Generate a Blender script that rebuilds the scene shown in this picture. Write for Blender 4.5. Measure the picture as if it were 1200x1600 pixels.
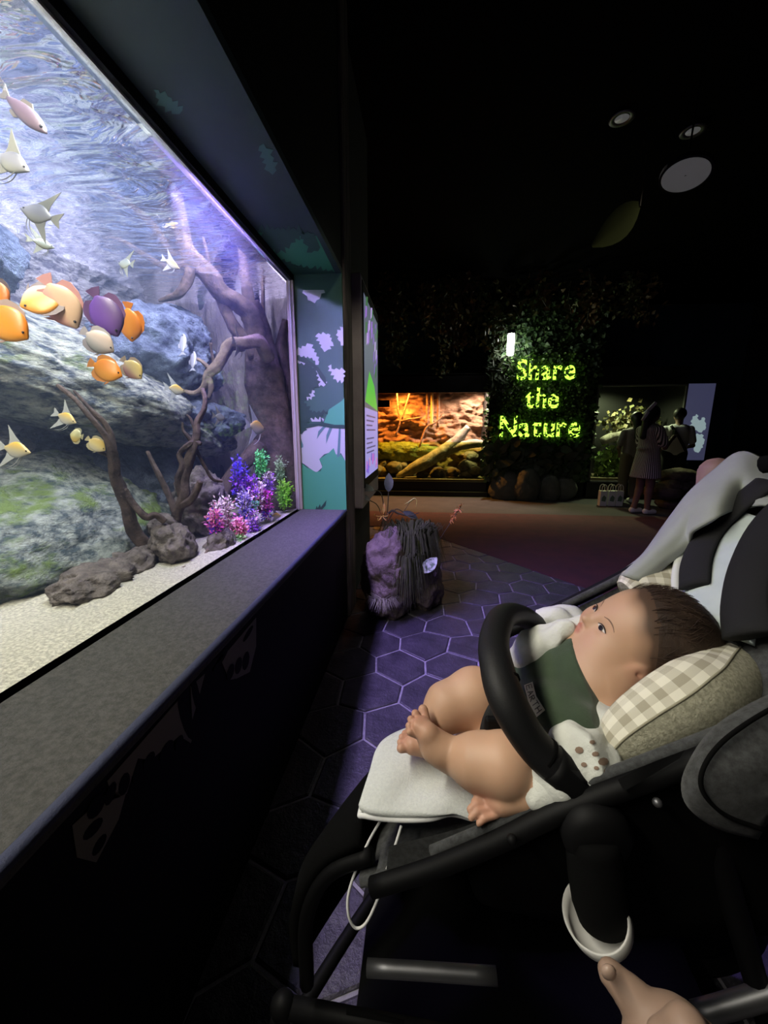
import bpy, bmesh, math, random
import numpy as np
from mathutils import Vector, Matrix, noise
from mathutils.bvhtree import BVHTree

for o in list(bpy.data.objects):
    bpy.data.objects.remove(o)
SC = bpy.context.scene
COL = SC.collection
random.seed(7)
rng = np.random.RandomState(7)

# ---------------------------------------------------------------- camera, world, exposure
FPX = 620.0                       # focal length in pixels of the 1200 x 1600 frame
CAMPOS = Vector((0, 0, 1.26))
PITCH = math.atan2(128, FPX)
YAW = math.atan2(63 * math.cos(PITCH), FPX)
F0 = Vector((-math.sin(YAW), math.cos(YAW), 0))
CR = Vector((math.cos(YAW), math.sin(YAW), 0))
CF = F0 * math.cos(PITCH) + Vector((0, 0, -math.sin(PITCH)))
CU = F0 * math.sin(PITCH) + Vector((0, 0, math.cos(PITCH)))
cam = bpy.data.cameras.new('camera')
cam.sensor_fit = 'VERTICAL'
cam.sensor_height = 36.0
cam.lens = 36.0 * FPX / 1600.0
cam.clip_start = 0.02
camo = bpy.data.objects.new('camera', cam)
camo.location = CAMPOS
camo.rotation_euler = (math.pi / 2 - PITCH, 0, YAW)
COL.objects.link(camo)
SC.camera = camo

w = bpy.data.worlds.new('world')
SC.world = w
w.use_nodes = True
w.node_tree.nodes['Background'].inputs[0].default_value = (0.6, 0.7, 1.0, 1)
w.node_tree.nodes['Background'].inputs[1].default_value = 0.0
vs = SC.view_settings
vs.view_transform = 'Standard'
vs.look = 'None'
vs.exposure = 0.0
vs.gamma = 1.0
vs.use_curve_mapping = False

LIGHT = dict(near=205, far=265, far2=150, back=290, fill=230, accent=60, orange=80, terra=65, right=60, wall=24, down=18, near_col=(1.0, 0.92, 0.76), far_col=(0.42, 0.28, 1.0))


def ray(u, v):
    return CR * ((u - 600) / FPX) + CU * ((800 - v) / FPX) + CF


def P(u, v, d):
    return CAMPOS + ray(u, v) * d


def PX(u, v, x):
    r = ray(u, v)
    return CAMPOS + r * ((x - CAMPOS.x) / r.x)


def PY(u, v, y):
    r = ray(u, v)
    return CAMPOS + r * ((y - CAMPOS.y) / r.y)


def PZ(u, v, z):
    r = ray(u, v)
    return CAMPOS + r * ((z - CAMPOS.z) / r.z)


# ---------------------------------------------------------------- materials
MATS = {}


def M(name, col, rough=0.6, col2=None, nscale=8.0, detail=5.0, bump=0.0, bscale=30.0, metal=0.0, spec=0.4,
      emit=None, estr=1.0, attr=None, ramp=(0.35, 0.65), sheen=0.0, stretch=None, col3=None, n3=3.0, ramp3=(0.5, 0.6),
      sss=0.0, coat=0.0, bdist=0.01, coords='Object'):
    if name in MATS:
        return MATS[name]
    m = bpy.data.materials.new(name)
    m.use_nodes = True
    nt = m.node_tree
    nd = nt.nodes
    lk = nt.links
    b = nd['Principled BSDF']
    b.inputs['Roughness'].default_value = rough
    b.inputs['Metallic'].default_value = metal
    b.inputs['Specular IOR Level'].default_value = spec
    b.inputs['Base Color'].default_value = (*col, 1)
    if sheen:
        b.inputs['Sheen Weight'].default_value = sheen
    if coat:
        b.inputs['Coat Weight'].default_value = coat
    if sss:
        b.inputs['Subsurface Weight'].default_value = sss
        b.inputs['Subsurface Radius'].default_value = (0.012, 0.005, 0.003)
        b.inputs['Subsurface Scale'].default_value = 0.6
    tc = nd.new('ShaderNodeTexCoord')
    src = tc.outputs[coords]
    if stretch:
        mp = nd.new('ShaderNodeMapping')
        mp.inputs['Scale'].default_value = stretch
        lk.new(src, mp.inputs[0])
        src = mp.outputs[0]
    out = None
    if attr:
        a = nd.new('ShaderNodeAttribute')
        a.attribute_name = attr
        out = a.outputs['Color']
    if col2 is not None:
        n = nd.new('ShaderNodeTexNoise')
        n.inputs['Scale'].default_value = nscale
        n.inputs['Detail'].default_value = detail
        n.inputs['Roughness'].default_value = 0.65
        lk.new(src, n.inputs['Vector'])
        r = nd.new('ShaderNodeMapRange')
        r.inputs[1].default_value = ramp[0]
        r.inputs[2].default_value = ramp[1]
        lk.new(n.outputs[0], r.inputs[0])
        mx = nd.new('ShaderNodeMix')
        mx.data_type = 'RGBA'
        mx.inputs['A'].default_value = (*col, 1)
        mx.inputs['B'].default_value = (*col2, 1)
        lk.new(r.outputs[0], mx.inputs['Factor'])
        out = mx.outputs['Result']
        if col3 is not None:
            n2 = nd.new('ShaderNodeTexNoise')
            n2.inputs['Scale'].default_value = n3
            n2.inputs['Detail'].default_value = 6
            n2.inputs['Roughness'].default_value = 0.7
            lk.new(src, n2.inputs['Vector'])
            r2 = nd.new('ShaderNodeMapRange')
            r2.inputs[1].default_value = ramp3[0]
            r2.inputs[2].default_value = ramp3[1]
            lk.new(n2.outputs[0], r2.inputs[0])
            m2 = nd.new('ShaderNodeMix')
            m2.data_type = 'RGBA'
            m2.inputs['B'].default_value = (*col3, 1)
            lk.new(out, m2.inputs['A'])
            lk.new(r2.outputs[0], m2.inputs['Factor'])
            out = m2.outputs['Result']
    if out is not None:
        lk.new(out, b.inputs['Base Color'])
    if bump:
        bn = nd.new('ShaderNodeTexNoise')
        bn.inputs['Scale'].default_value = bscale
        bn.inputs['Detail'].default_value = 6
        bn.inputs['Roughness'].default_value = 0.7
        lk.new(src, bn.inputs['Vector'])
        bp = nd.new('ShaderNodeBump')
        bp.inputs['Strength'].default_value = bump
        bp.inputs['Distance'].default_value = bdist
        lk.new(bn.outputs[0], bp.inputs['Height'])
        lk.new(bp.outputs[0], b.inputs['Normal'])
    if emit is not None:
        b.inputs['Emission Color'].default_value = (*emit, 1)
        b.inputs['Emission Strength'].default_value = estr
    MATS[name] = m
    return m


def thin_glass(name, tint=(1, 1, 1), refl=1.0, rough=0.0, fac=None):
    if name in MATS:
        return MATS[name]
    m = bpy.data.materials.new(name)
    m.use_nodes = True
    nt = m.node_tree
    nt.nodes.clear()
    o = nt.nodes.new('ShaderNodeOutputMaterial')
    mx = nt.nodes.new('ShaderNodeMixShader')
    t = nt.nodes.new('ShaderNodeBsdfTransparent')
    t.inputs[0].default_value = (*tint, 1)
    g = nt.nodes.new('ShaderNodeBsdfGlossy')
    g.inputs['Roughness'].default_value = rough
    if fac is None:
        lw = nt.nodes.new('ShaderNodeLayerWeight')
        lw.inputs[0].default_value = 0.5
        pw = nt.nodes.new('ShaderNodeMath')
        pw.operation = 'POWER'
        pw.inputs[1].default_value = 5.0
        ml = nt.nodes.new('ShaderNodeMath')
        ml.operation = 'MULTIPLY_ADD'
        ml.inputs[1].default_value = 0.95 * refl
        ml.inputs[2].default_value = 0.025 * refl
        nt.links.new(lw.outputs['Facing'], pw.inputs[0])
        nt.links.new(pw.outputs[0], ml.inputs[0])
        nt.links.new(ml.outputs[0], mx.inputs[0])
    else:
        mx.inputs[0].default_value = fac
    nt.links.new(t.outputs[0], mx.inputs[1])
    nt.links.new(g.outputs[0], mx.inputs[2])
    nt.links.new(mx.outputs[0], o.inputs[0])
    MATS[name] = m
    m['glossy'] = g.name
    return m


# ---------------------------------------------------------------- object helpers
def wl(p):
    v = Vector((0, 0, 0))
    while p is not None:
        v += p.location
        p = p.parent
    return v


def tag(o, label=None, cat=None, group=None, kind=None):
    if label:
        o['label'] = label
    if cat:
        o['category'] = cat
    if group:
        o['group'] = group
    if kind:
        o['kind'] = kind
    return o


def thing(name, label, cat, loc=(0, 0, 0), group=None, kind=None):
    o = bpy.data.objects.new(name, None)
    o.empty_display_size = 0.05
    o.location = loc
    COL.objects.link(o)
    return tag(o, label, cat, group, kind)


def obj(name, geo, mat, parent=None, smooth=False, label=None, cat=None, group=None, kind=None, col=None, loc=None, mats=None, fm=None, uv=None):
    """one mesh object from (verts, faces) given in world coordinates"""
    v, f = geo
    v = np.asarray([tuple(q) for q in v], dtype=float) if not isinstance(v, np.ndarray) else v
    if parent is not None:
        off = np.array(wl(parent))
    elif loc is not None:
        off = np.array(Vector(loc))
    else:
        off = np.array([(v[:, 0].min() + v[:, 0].max()) / 2, (v[:, 1].min() + v[:, 1].max()) / 2, v[:, 2].min()])
    me = bpy.data.meshes.new(name)
    me.from_pydata((v - off).tolist(), [], f if isinstance(f, list) else f.tolist())
    if mats:
        for q in mats:
            me.materials.append(q)
        me.polygons.foreach_set('material_index', np.asarray(fm, dtype=np.int32))
    else:
        me.materials.append(mat)
    if smooth:
        me.polygons.foreach_set('use_smooth', np.ones(len(me.polygons), dtype=bool))
    if col is not None:
        a = me.color_attributes.new('Col', 'FLOAT_COLOR', 'POINT')
        c = np.ones((len(v), 4), dtype=np.float32)
        c[:, :3] = col
        a.data.foreach_set('color', c.ravel())
    if uv is not None:
        ul = me.uv_layers.new(name='UVMap')
        li = np.zeros(len(me.loops), dtype=np.int32)
        me.loops.foreach_get('vertex_index', li)
        ul.data.foreach_set('uv', np.asarray(uv, dtype=np.float32)[li].ravel())
    me.update()
    o = bpy.data.objects.new(name, me)
    COL.objects.link(o)
    if parent is not None:
        o.parent = parent
    else:
        o.location = off
    return tag(o, label, cat, group, kind)


def join(*geos):
    V, F, n = [], [], 0
    for v, f in geos:
        v = np.asarray([tuple(q) for q in v], dtype=float) if not isinstance(v, np.ndarray) else v
        V.append(v)
        F += [[i + n for i in q] for q in (f if isinstance(f, list) else f.tolist())]
        n += len(v)
    return np.concatenate(V), F


def from_bm(bm):
    bm.verts.ensure_lookup_table()
    bm.verts.index_update()
    r = ([v.co.copy() for v in bm.verts], [[q.index for q in f.verts] for f in bm.faces])
    bm.free()
    return r


def box(x0, x1, y0, y1, z0, z1, bev=0.0, seg=2):
    bm = bmesh.new()
    bmesh.ops.create_cube(bm, size=1)
    for v in bm.verts:
        v.co = Vector((x0 + (v.co.x + .5) * (x1 - x0), y0 + (v.co.y + .5) * (y1 - y0), z0 + (v.co.z + .5) * (z1 - z0)))
    if bev:
        bmesh.ops.bevel(bm, geom=bm.edges[:], offset=bev, segments=seg, affect='EDGES', profile=0.5)
    return from_bm(bm)


def obox(c, ax, ay, az, hx, hy, hz, bev=0.0):
    """box around c with axes and half sizes"""
    v, f = box(-hx, hx, -hy, hy, -hz, hz, bev)
    ax, ay, az = [Vector(q).normalized() for q in (ax, ay, az)]
    return [Vector(c) + ax * q.x + ay * q.y + az * q.z for q in v], f


def cr(pts, n=6):
    """Catmull-Rom through points (any dimension)"""
    p = [np.array(q, dtype=float) for q in pts]
    p = [2 * p[0] - p[1]] + p + [2 * p[-1] - p[-2]]
    out = []
    for i in range(1, len(p) - 2):
        for k in range(n):
            t = k / n
            a, b, c, d = p[i - 1:i + 3]
            out.append(0.5 * (2 * b + (c - a) * t + (2 * a - 5 * b + 4 * c - d) * t * t + (3 * b - a - 3 * c + d) * t ** 3))
    out.append(p[-2])
    return out


def tube(pts, rad, seg=8, n=6, jit=0.0, flat=1.0, updir=None, seed=0, uv=False, caps=True, smooth_path=True, flute=0.0):
    """tube along points; rad a number or a list per point; flat squashes along the frame normal"""
    if not hasattr(rad, '__len__'):
        rad = [rad] * len(pts)
    q = [list(p) + [r] for p, r in zip(pts, rad)]
    q = cr(q, n) if (smooth_path and len(q) > 2) else [np.array(k, dtype=float) for k in q]
    path = [Vector(k[:3]) for k in q]
    rr = [max(1e-5, k[3]) for k in q]
    V, F, UV = [], [], []
    up = Vector(updir) if updir is not None else None
    t0 = (path[1] - path[0]).normalized()
    nrm = up if up is not None else t0.orthogonal()
    rs = random.Random(seed)
    L = 0
    for i, p in enumerate(path):
        t = (path[min(i + 1, len(path) - 1)] - path[max(i - 1, 0)]).normalized()
        base = up if up is not None else nrm
        nrm = (base - t * base.dot(t))
        if nrm.length < 1e-6:
            nrm = t.orthogonal()
        nrm.normalize()
        bi = t.cross(nrm)
        if i:
            L += (p - path[i - 1]).length
        for k in range(seg):
            a = 2 * math.pi * k / seg
            r = rr[i] * (1 + jit * (rs.random() - .5) * 2)
            if flute:
                tw = i * .16 + seed
                r *= 1 + flute * (math.sin(a * 3 + tw) * .6 + math.sin(a * 5 - tw * 1.3 + 1) * .5 + math.sin(i * .9 + a * 2) * .25)
            V.append(p + nrm * (math.cos(a) * r * flat) + bi * (math.sin(a) * r))
            UV.append((L, k / seg))
    m = len(path)
    for i in range(m - 1):
        for k in range(seg):
            k2 = (k + 1) % seg
            F.append([i * seg + k, i * seg + k2, (i + 1) * seg + k2, (i + 1) * seg + k])
    if caps:
        F.append(list(range(seg))[::-1])
        F.append([(m - 1) * seg + k for k in range(seg)])
    if uv:
        return (V, F), UV
    return V, F


def lathe(prof, c=(0, 0, 0), axis=(0, 0, 1), seg=24):
    """profile of (radius, height) turned about an axis"""
    az = Vector(axis).normalized()
    ax = az.orthogonal().normalized()
    ay = az.cross(ax)
    V, F = [], []
    for r, h in prof:
        for k in range(seg):
            a = 2 * math.pi * k / seg
            V.append(Vector(c) + az * h + (ax * math.cos(a) + ay * math.sin(a)) * max(r, 1e-5))
    for i in range(len(prof) - 1):
        for k in range(seg):
            k2 = (k + 1) % seg
            F.append([i * seg + k, i * seg + k2, (i + 1) * seg + k2, (i + 1) * seg + k])
    F.append(list(range(seg))[::-1])
    F.append([(len(prof) - 1) * seg + k for k in range(seg)])
    return V, F


def blob(c, r, amp=0.1, fs=2.0, sub=4, seed=0, rot=0.0, ridge=0.0, zmin=None, tilt=0.0, box_=0.0, pit=0.0, crag=0.0, shear=0.0):
    """boulder: icosphere scaled by r, pushed by fractal noise"""
    bm = bmesh.new()
    bmesh.ops.create_icosphere(bm, subdivisions=sub, radius=1)
    off = Vector((seed * 13.7, seed * 7.3, seed * 3.1))
    m = Matrix.Rotation(rot, 3, 'Z') @ Matrix.Rotation(tilt, 3, 'X')
    R = Vector(r)
    for v in bm.verts:
        d = v.co.normalized()
        if box_:
            mx = max(abs(d.x), abs(d.y), abs(d.z))
            d = d * (1 - box_ + box_ / (mx + .15))
        q = Vector((d.x * R.x, d.y * R.y, d.z * R.z))
        n = noise.fractal(q * fs + off, 0.75, 2.1, 8)
        if crag:
            qs = Vector((q.x, q.y, q.z * 1.9)) * fs * 1.6 + off
            n += crag * (noise.ridged_multi_fractal(qs, .8, 2.1, 7, 1.0, 2.0) - .9)
        if ridge:
            n += ridge * (1 - 2 * abs(noise.noise(q * fs * 2.3 + off)) - .5)
        if pit:
            n -= pit * max(0, noise.noise(q * fs * 6 + off) - .1)
        k = 1 + amp * n
        q = m @ (q * k)
        q.x -= shear * q.z
        q = q + Vector(c)
        if zmin is not None and q.z < zmin:
            q.z = zmin + (q.z - zmin) * .05
        v.co = q
    return from_bm(bm)


def plate(pts, nrm, th=0.0015):
    """thin flat plate from an outline"""
    nrm = Vector(nrm).normalized() * th
    n = len(pts)
    a = [Vector(p) for p in pts]
    b = [p + nrm for p in a]
    nn = Vector((0, 0, 0))
    for i in range(n):
        nn += (a[i] - a[0]).cross(a[(i + 1) % n] - a[0])
    F = [list(range(n, 2 * n)), list(range(n))[::-1]]
    if nn.dot(nrm) < 0:
        F = [q[::-1] for q in F]
    for i in range(n):
        j = (i + 1) % n
        F.append([i, j, n + j, n + i] if nn.dot(nrm) > 0 else [j, i, n + i, n + j])
    return a + b, F


def jag(poly, step=9, amp=7, seed=1, keep=()):
    """spiky leaf edge on a 2-D outline (pixels); edges listed in keep stay straight"""
    rs = random.Random(seed)
    out = []
    n = len(poly)
    for i in range(n):
        x0, y0 = poly[i]
        x1, y1 = poly[(i + 1) % n]
        out.append((x0, y0))
        L = math.hypot(x1 - x0, y1 - y0)
        if i in keep or L < step:
            continue
        k = int(L / step)
        nx, ny = (y1 - y0) / L, -(x1 - x0) / L
        for j in range(1, k):
            t = (j + rs.uniform(-.25, .25)) / k
            a = amp * rs.uniform(.7, 2.3) * (1 if j % 2 else -.25)
            out.append((x0 + (x1 - x0) * t + nx * a, y0 + (y1 - y0) * t + ny * a))
    return out


def grid(rows, n=5, cols=None):
    """smooth sheet through rows of 3-D control points"""
    R = [cr([list(p) for p in r], n) for r in rows]
    m = len(R[0])
    C = [cr([R[i][k] for i in range(len(R))], n) for k in range(m)]
    h = len(C[0])
    V = [Vector(C[k][i]) for i in range(h) for k in range(m)]
    F = [[i * m + k, i * m + k + 1, (i + 1) * m + k + 1, (i + 1) * m + k] for i in range(h - 1) for k in range(m - 1)]
    return V, F


def solid(o, th, off=0):
    md = o.modifiers.new('thickness', 'SOLIDIFY')
    md.thickness = th
    md.offset = off
    return o


# ---------------------------------------------------------------- signed distance bodies
def smin(a, b, k):
    h = np.clip(0.5 + 0.5 * (b - a) / k, 0, 1)
    return b + (a - b) * h - k * h * (1 - h)


class Sdf:
    def __init__(s, lo, hi, h):
        s.lo = np.array(lo, dtype=np.float32)
        s.h = h
        s.n = [int(math.ceil((hi[i] - lo[i]) / h)) + 1 for i in range(3)]
        s.ax = [(lo[i] + h * np.arange(s.n[i])).astype(np.float32) for i in range(3)]
        s.D = np.full(s.n, 0.05, dtype=np.float32)

    def _sl(s, lo, hi):
        r = []
        for i in range(3):
            a = max(0, int((lo[i] - s.lo[i]) / s.h) - 1)
            b = min(s.n[i], int((hi[i] - s.lo[i]) / s.h) + 3)
            if b <= a:
                return None
            r.append(slice(a, b))
        return tuple(r)

    def _pts(s, sl):
        return np.meshgrid(*[s.ax[i][sl[i]] for i in range(3)], indexing='ij')

    def _apply(s, sl, d, k, op):
        if op == 'add':
            s.D[sl] = smin(s.D[sl], d.astype(np.float32), k)
        else:
            s.D[sl] = -smin(-s.D[sl], d.astype(np.float32), k)

    def cap(s, a, b, ra, rb, k=0.01, op='add'):
        a = np.array(a, dtype=np.float32)
        b = np.array(b, dtype=np.float32)
        m = max(ra, rb) + k + 3 * s.h
        sl = s._sl(np.minimum(a, b) - m, np.maximum(a, b) + m)
        if sl is None:
            return s
        X, Y, Z = s._pts(sl)
        ab = b - a
        L = float(ab @ ab) + 1e-9
        t = np.clip(((X - a[0]) * ab[0] + (Y - a[1]) * ab[1] + (Z - a[2]) * ab[2]) / L, 0, 1)
        d = np.sqrt((X - a[0] - ab[0] * t) ** 2 + (Y - a[1] - ab[1] * t) ** 2 + (Z - a[2] - ab[2] * t) ** 2) - (ra + (rb - ra) * t)
        s._apply(sl, d, k, op)
        return s

    def ell(s, c, r, axes=None, k=0.01, op='add'):
        c = np.array(c, dtype=np.float32)
        m = max(r) + k + 3 * s.h
        sl = s._sl(c - m, c + m)
        if sl is None:
            return s
        X, Y, Z = s._pts(sl)
        X, Y, Z = X - c[0], Y - c[1], Z - c[2]
        if axes is not None:
            A = [np.array(Vector(q).normalized(), dtype=np.float32) for q in axes]
            X, Y, Z = [X * q[0] + Y * q[1] + Z * q[2] for q in A]
        k0 = np.sqrt((X / r[0]) ** 2 + (Y / r[1]) ** 2 + (Z / r[2]) ** 2)
        k1 = np.sqrt((X / r[0] ** 2) ** 2 + (Y / r[1] ** 2) ** 2 + (Z / r[2] ** 2) ** 2) + 1e-6
        s._apply(sl, k0 * (k0 - 1) / k1, k, op)
        return s

    def half(s, p, n, wob=0.0):
        """keep only the side that n points away from"""
        n = Vector(n).normalized()
        X, Y, Z = np.meshgrid(*s.ax, indexing='ij')
        d = (X - p[0]) * n[0] + (Y - p[1]) * n[1] + (Z - p[2]) * n[2]
        if wob:
            d = d + wob * (np.sin(X * 190 + Z * 90) * .4 + np.sin(Y * 240 + X * 60) * .4 + np.sin(Z * 310 - Y * 110) * .4)
        s.D = np.maximum(s.D, d.astype(np.float32))
        return s

    def mesh(s):
        F = s.D
        n = s.n
        cs = [(i, j, k) for i in (0, 1) for j in (0, 1) for k in (0, 1)]

        def sl(o):
            return F[o[0]:n[0] - 1 + o[0], o[1]:n[1] - 1 + o[1], o[2]:n[2] - 1 + o[2]]
        cnt = sum((sl(o) < 0).astype(np.int8) for o in cs)
        act = (cnt > 0) & (cnt < 8)
        idx = np.full(act.shape, -1, dtype=np.int64)
        cells = np.argwhere(act)
        idx[act] = np.arange(len(cells))
        acc = np.zeros((len(cells), 3))
        num = np.zeros(len(cells))
        vals = {o: sl(o)[act] for o in cs}
        for a in cs:
            for ax in range(3):
                if a[ax] == 0:
                    b = list(a)
                    b[ax] = 1
                    b = tuple(b)
                    fa, fb = vals[a], vals[b]
                    c = (fa < 0) != (fb < 0)
                    t = np.where(c, fa / np.where(c, fa - fb, 1), 0)
                    p = np.array(a, dtype=float)[None, :].repeat(len(cells), 0)
                    p[:, ax] += t
                    acc += p * c[:, None]
                    num += c
        V = s.lo + s.h * (cells + acc / num[:, None])
        Q = []
        for ax in range(3):
            u, v = [(1, 2), (2, 0), (0, 1)][ax]
            A = np.moveaxis(F, (ax, u, v), (0, 1, 2))
            I = np.moveaxis(idx, (ax, u, v), (0, 1, 2))
            s0 = A[:-1, 1:-1, 1:-1] < 0
            s1 = A[1:, 1:-1, 1:-1] < 0
            e = np.argwhere(s0 != s1)
            if not len(e):
                continue
            i, j, k = e[:, 0], e[:, 1] + 1, e[:, 2] + 1
            q = np.stack([I[i, j - 1, k - 1], I[i, j, k - 1], I[i, j, k], I[i, j - 1, k]], 1)
            fl = ~s0[e[:, 0], e[:, 1], e[:, 2]]
            q[fl] = q[fl][:, ::-1]
            q = q[(q >= 0).all(1)]
            Q.append(q)
        return V, np.concatenate(Q)


def bvh_of(geo):
    v, f = geo
    return BVHTree.FromPolygons([Vector(q) for q in v], [list(q) for q in f])


def hit(bvh, u, v, off=0.0015):
    r = ray(u, v).normalized()
    loc, nrm, i, d = bvh.ray_cast(CAMPOS, r)
    if loc is None:
        return None
    if nrm.dot(r) > 0:
        nrm = -nrm
    return loc + nrm * off

# ================================================================ the room
XG, XS, ZS, ZT, YE = -0.79, -0.49, 0.76, 2.14, 2.46      # glass, sill edge, sill height, soffit height, far end of the tank
m_black = M('black_paint', (0.006, 0.006, 0.007), 0.7, spec=0.2)
m_dark = M('dark_wall', (0.012, 0.016, 0.018), 0.9, (0.02, 0.028, 0.03), 3)
m_teal = M('teal_wall', (0.035, 0.06, 0.065), 0.9, (0.05, 0.085, 0.085), 2)
m_grout = M('grout', (0.34, 0.32, 0.36), 0.8, (0.2, 0.19, 0.22), 40, bump=0.3, bscale=120)
m_tile = M('tile_stone', (0.062, 0.055, 0.072), 0.42, (0.03, 0.027, 0.036), 9, bump=0.9, bscale=14, bdist=0.012, spec=0.5)
m_carpet = M('carpet', (0.08, 0.024, 0.027), 0.95, (0.055, 0.02, 0.024), 4, bump=0.3, bscale=300)
m_pave = M('grey_paving', (0.055, 0.053, 0.056), 0.9, (0.04, 0.038, 0.042), 3, bump=0.2, bscale=60)
fl = tag(thing('floor', 'dark floor of stamped hexagon paving and reddish carpet', 'floor'), kind='structure')
obj('grout_bed', box(-1.4, 6.2, -2.6, 9.0, -0.12, -0.007), m_grout, fl)
# hexagon tiles, irregular stamped pattern: pointed along y
HW = 0.275
HS = HW / math.sqrt(3)
jv = {}


def hexv(x, y):
    k = (round(x / 0.02), round(y / 0.02))
    for dx in (-1, 0, 1):
        for dy in (-1, 0, 1):
            if (k[0] + dx, k[1] + dy) in jv:
                return jv[(k[0] + dx, k[1] + dy)]
    rs = random.Random(k[0] * 7919 + k[1])
    jv[k] = (x + rs.uniform(-.022, .022), y + rs.uniform(-.026, .026))
    return jv[k]


for j in range(-2, 24):
    for i in range(-3, 9):
        cx = -0.10 + (i + (j % 2) * .5) * HW
        cy = 0.05 + j * HS * 1.5
        if not (-0.62 < cx < 1.75 and -0.3 < cy < 5.3):
            continue
        if cx * 1.45 + cy * 1.16 > 5.63 + 0.28:
            continue
        ring = []
        for k in range(6):
            a = math.pi / 6 + k * math.pi / 3
            ring.append(hexv(cx + HS * math.cos(a), cy + HS * math.sin(a)))
        mx = sum(p[0] for p in ring) / 6
        my = sum(p[1] for p in ring) / 6
        zt = random.uniform(-.001, .002)

        def inset(g, z):
            return [Vector((p[0] + (mx - p[0]) * g / HS, p[1] + (my - p[1]) * g / HS, z)) for p in ring]
        V = inset(.006, -.012) + inset(.0065, zt - .004) + inset(.013, zt)
        Fc = [[a, (a + 1) % 6, 6 + (a + 1) % 6, 6 + a] for a in range(6)] + [[6 + a, 6 + (a + 1) % 6, 12 + (a + 1) % 6, 12 + a] for a in range(6)] + [list(range(12, 18))]
        obj('tile', (V, Fc), m_tile, fl)
# carpet lies past a slanting edge, grey paving along the back wall
cp = [(1.36 + 1.16 * t, 3.15 - 1.45 * t) for t in (-1.35, 2.6)]
V, Fc = plate([(cp[0][0], cp[0][1], -.02), (cp[1][0], cp[1][1], -.02), (6.2, -.62, -.02), (6.2, 6.1, -.02), (-1.4, 6.1, -.02), (-1.4, 5.12, -.02)], (0, 0, 1), 0.026)
obj('carpet', (V, Fc), m_carpet, fl, label='dark reddish carpet beyond the paving')
obj('paving_strip', box(-1.4, 6.2, 6.1, 9.0, -0.02, 0.004), m_pave, fl, label='dark grey paving along the back')
CEIL = 3.6
tag(obj('ceiling', box(-2.2, 6.2, -2.6, 9.0, CEIL, CEIL + .1), M('ceiling_black', (0.0015, 0.0015, 0.0015), 0.95, spec=0.05)), 'matt black ceiling above the hall', 'ceiling', kind='structure')
tag(obj('wall_back', box(-2.2, 6.2, 8.7, 8.8, -.12, CEIL), m_teal), 'dark teal back wall behind tanks and plants', 'wall', kind='structure')
tag(obj('wall_right', box(6.1, 6.2, -2.6, 8.7, -.12, CEIL), m_dark), 'dark wall on the right of the hall', 'wall', kind='structure')
tag(obj('wall_front', box(-2.2, 6.1, -2.7, -2.6, -.12, CEIL), m_dark), 'dark wall behind the viewer', 'wall', kind='structure')

# ---------------------------------------------------------------- left wall: casing round the big aquarium window
wlf = tag(thing('wall_left', 'dark printed casing around the big aquarium window', 'wall', (XS, 0.6, 0)), kind='structure')
m_soffit = M('soffit_print_dark', (0.035, 0.062, 0.06), 0.55, (0.05, 0.08, 0.075), 2.0)
m_pgreen = M('print_green', (0.06, 0.30, 0.15), 0.5)
m_pteal = M('print_teal', (0.085, 0.2, 0.17), 0.5)
m_pdark = M('print_dark_green', (0.035, 0.10, 0.065), 0.5)
m_pink = M('print_ink', (0.018, 0.055, 0.04), 0.5)
m_psky = M('print_sky', (0.40, 0.44, 0.40), 0.5)
m_sill = M('sill_felt', (0.105, 0.102, 0.095), 0.95, (0.062, 0.062, 0.058), 90, bump=1.0, bscale=160, bdist=0.006)
m_pipe = M('navy_piping', (0.03, 0.035, 0.075), 0.6, bump=0.4, bscale=200)
m_wood = M('weathered_post', (0.16, 0.14, 0.12), 0.8, (0.04, 0.036, 0.032), 6, stretch=(4, 4, .6), bump=0.6, bscale=20)
m_low = M('lower_panel_ink', (0.004, 0.0045, 0.005), 0.7, spec=0.12)
m_lowp = M('lower_panel_beige', (0.20, 0.185, 0.15), 0.7, spec=0.12)
obj('lower_panel', box(-0.62, XS - .008, -2.6, YE + .03, -.1, ZS - .035), m_low, wlf)
obj('sill', box(XG + .006, XS, -2.6, YE, ZS - .04, ZS, .008, 2), m_sill, wlf, label='grey felt covered window sill')
obj('sill_piping', tube([(XS, -2.6, ZS - .008), (XS, 0, ZS - .008), (XS, YE, ZS - .008)], 0.011, 10), m_pipe, wlf, smooth=True, label='navy piping along the sill edge')
obj('soffit', box(XG - .02, XS, -2.6, YE, ZT, ZT + .03), m_soffit, wlf, label='dark green printed soffit')
obj('fascia', box(XS - .03, XS - .001, -2.6, YE + .03, ZT + .03, CEIL), m_black, wlf)
jm = obj('jamb', box(XG - .02, XS, YE, YE + .03, ZS - .04, ZT + .03), m_pdark, wlf, label='jamb printed with green forest shapes')
obj('post', box(XS - .1, XS + .012, YE + .03, YE + .27, 0, CEIL, .012), m_wood, wlf, label='weathered dark wooden post')
obj('wall_panel', box(-1.4, XS - .03, YE + .27, 3.80, -.1, CEIL), m_dark, wlf)
obj('wall_return', box(-1.5, -1.4, 3.7, 8.7, -.1, CEIL), m_dark, wlf)

# printed picture on the jamb (outlines on the panel itself)
YJ = YE - .0004


def jpts(crop, yy=YJ):
    return [PY(450 + x / 4, 430 + y / 4, yy) for x, y in crop]


def jprint(name, crop, mat, jagged=None, lay=1, keep=()):
    if jagged:
        crop = jag(crop, jagged[0], jagged[1], jagged[2], keep)
    obj(name, plate(jpts(crop, YE - .0006 * lay), (0, -1, 0), .0006), mat, wlf)


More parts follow.
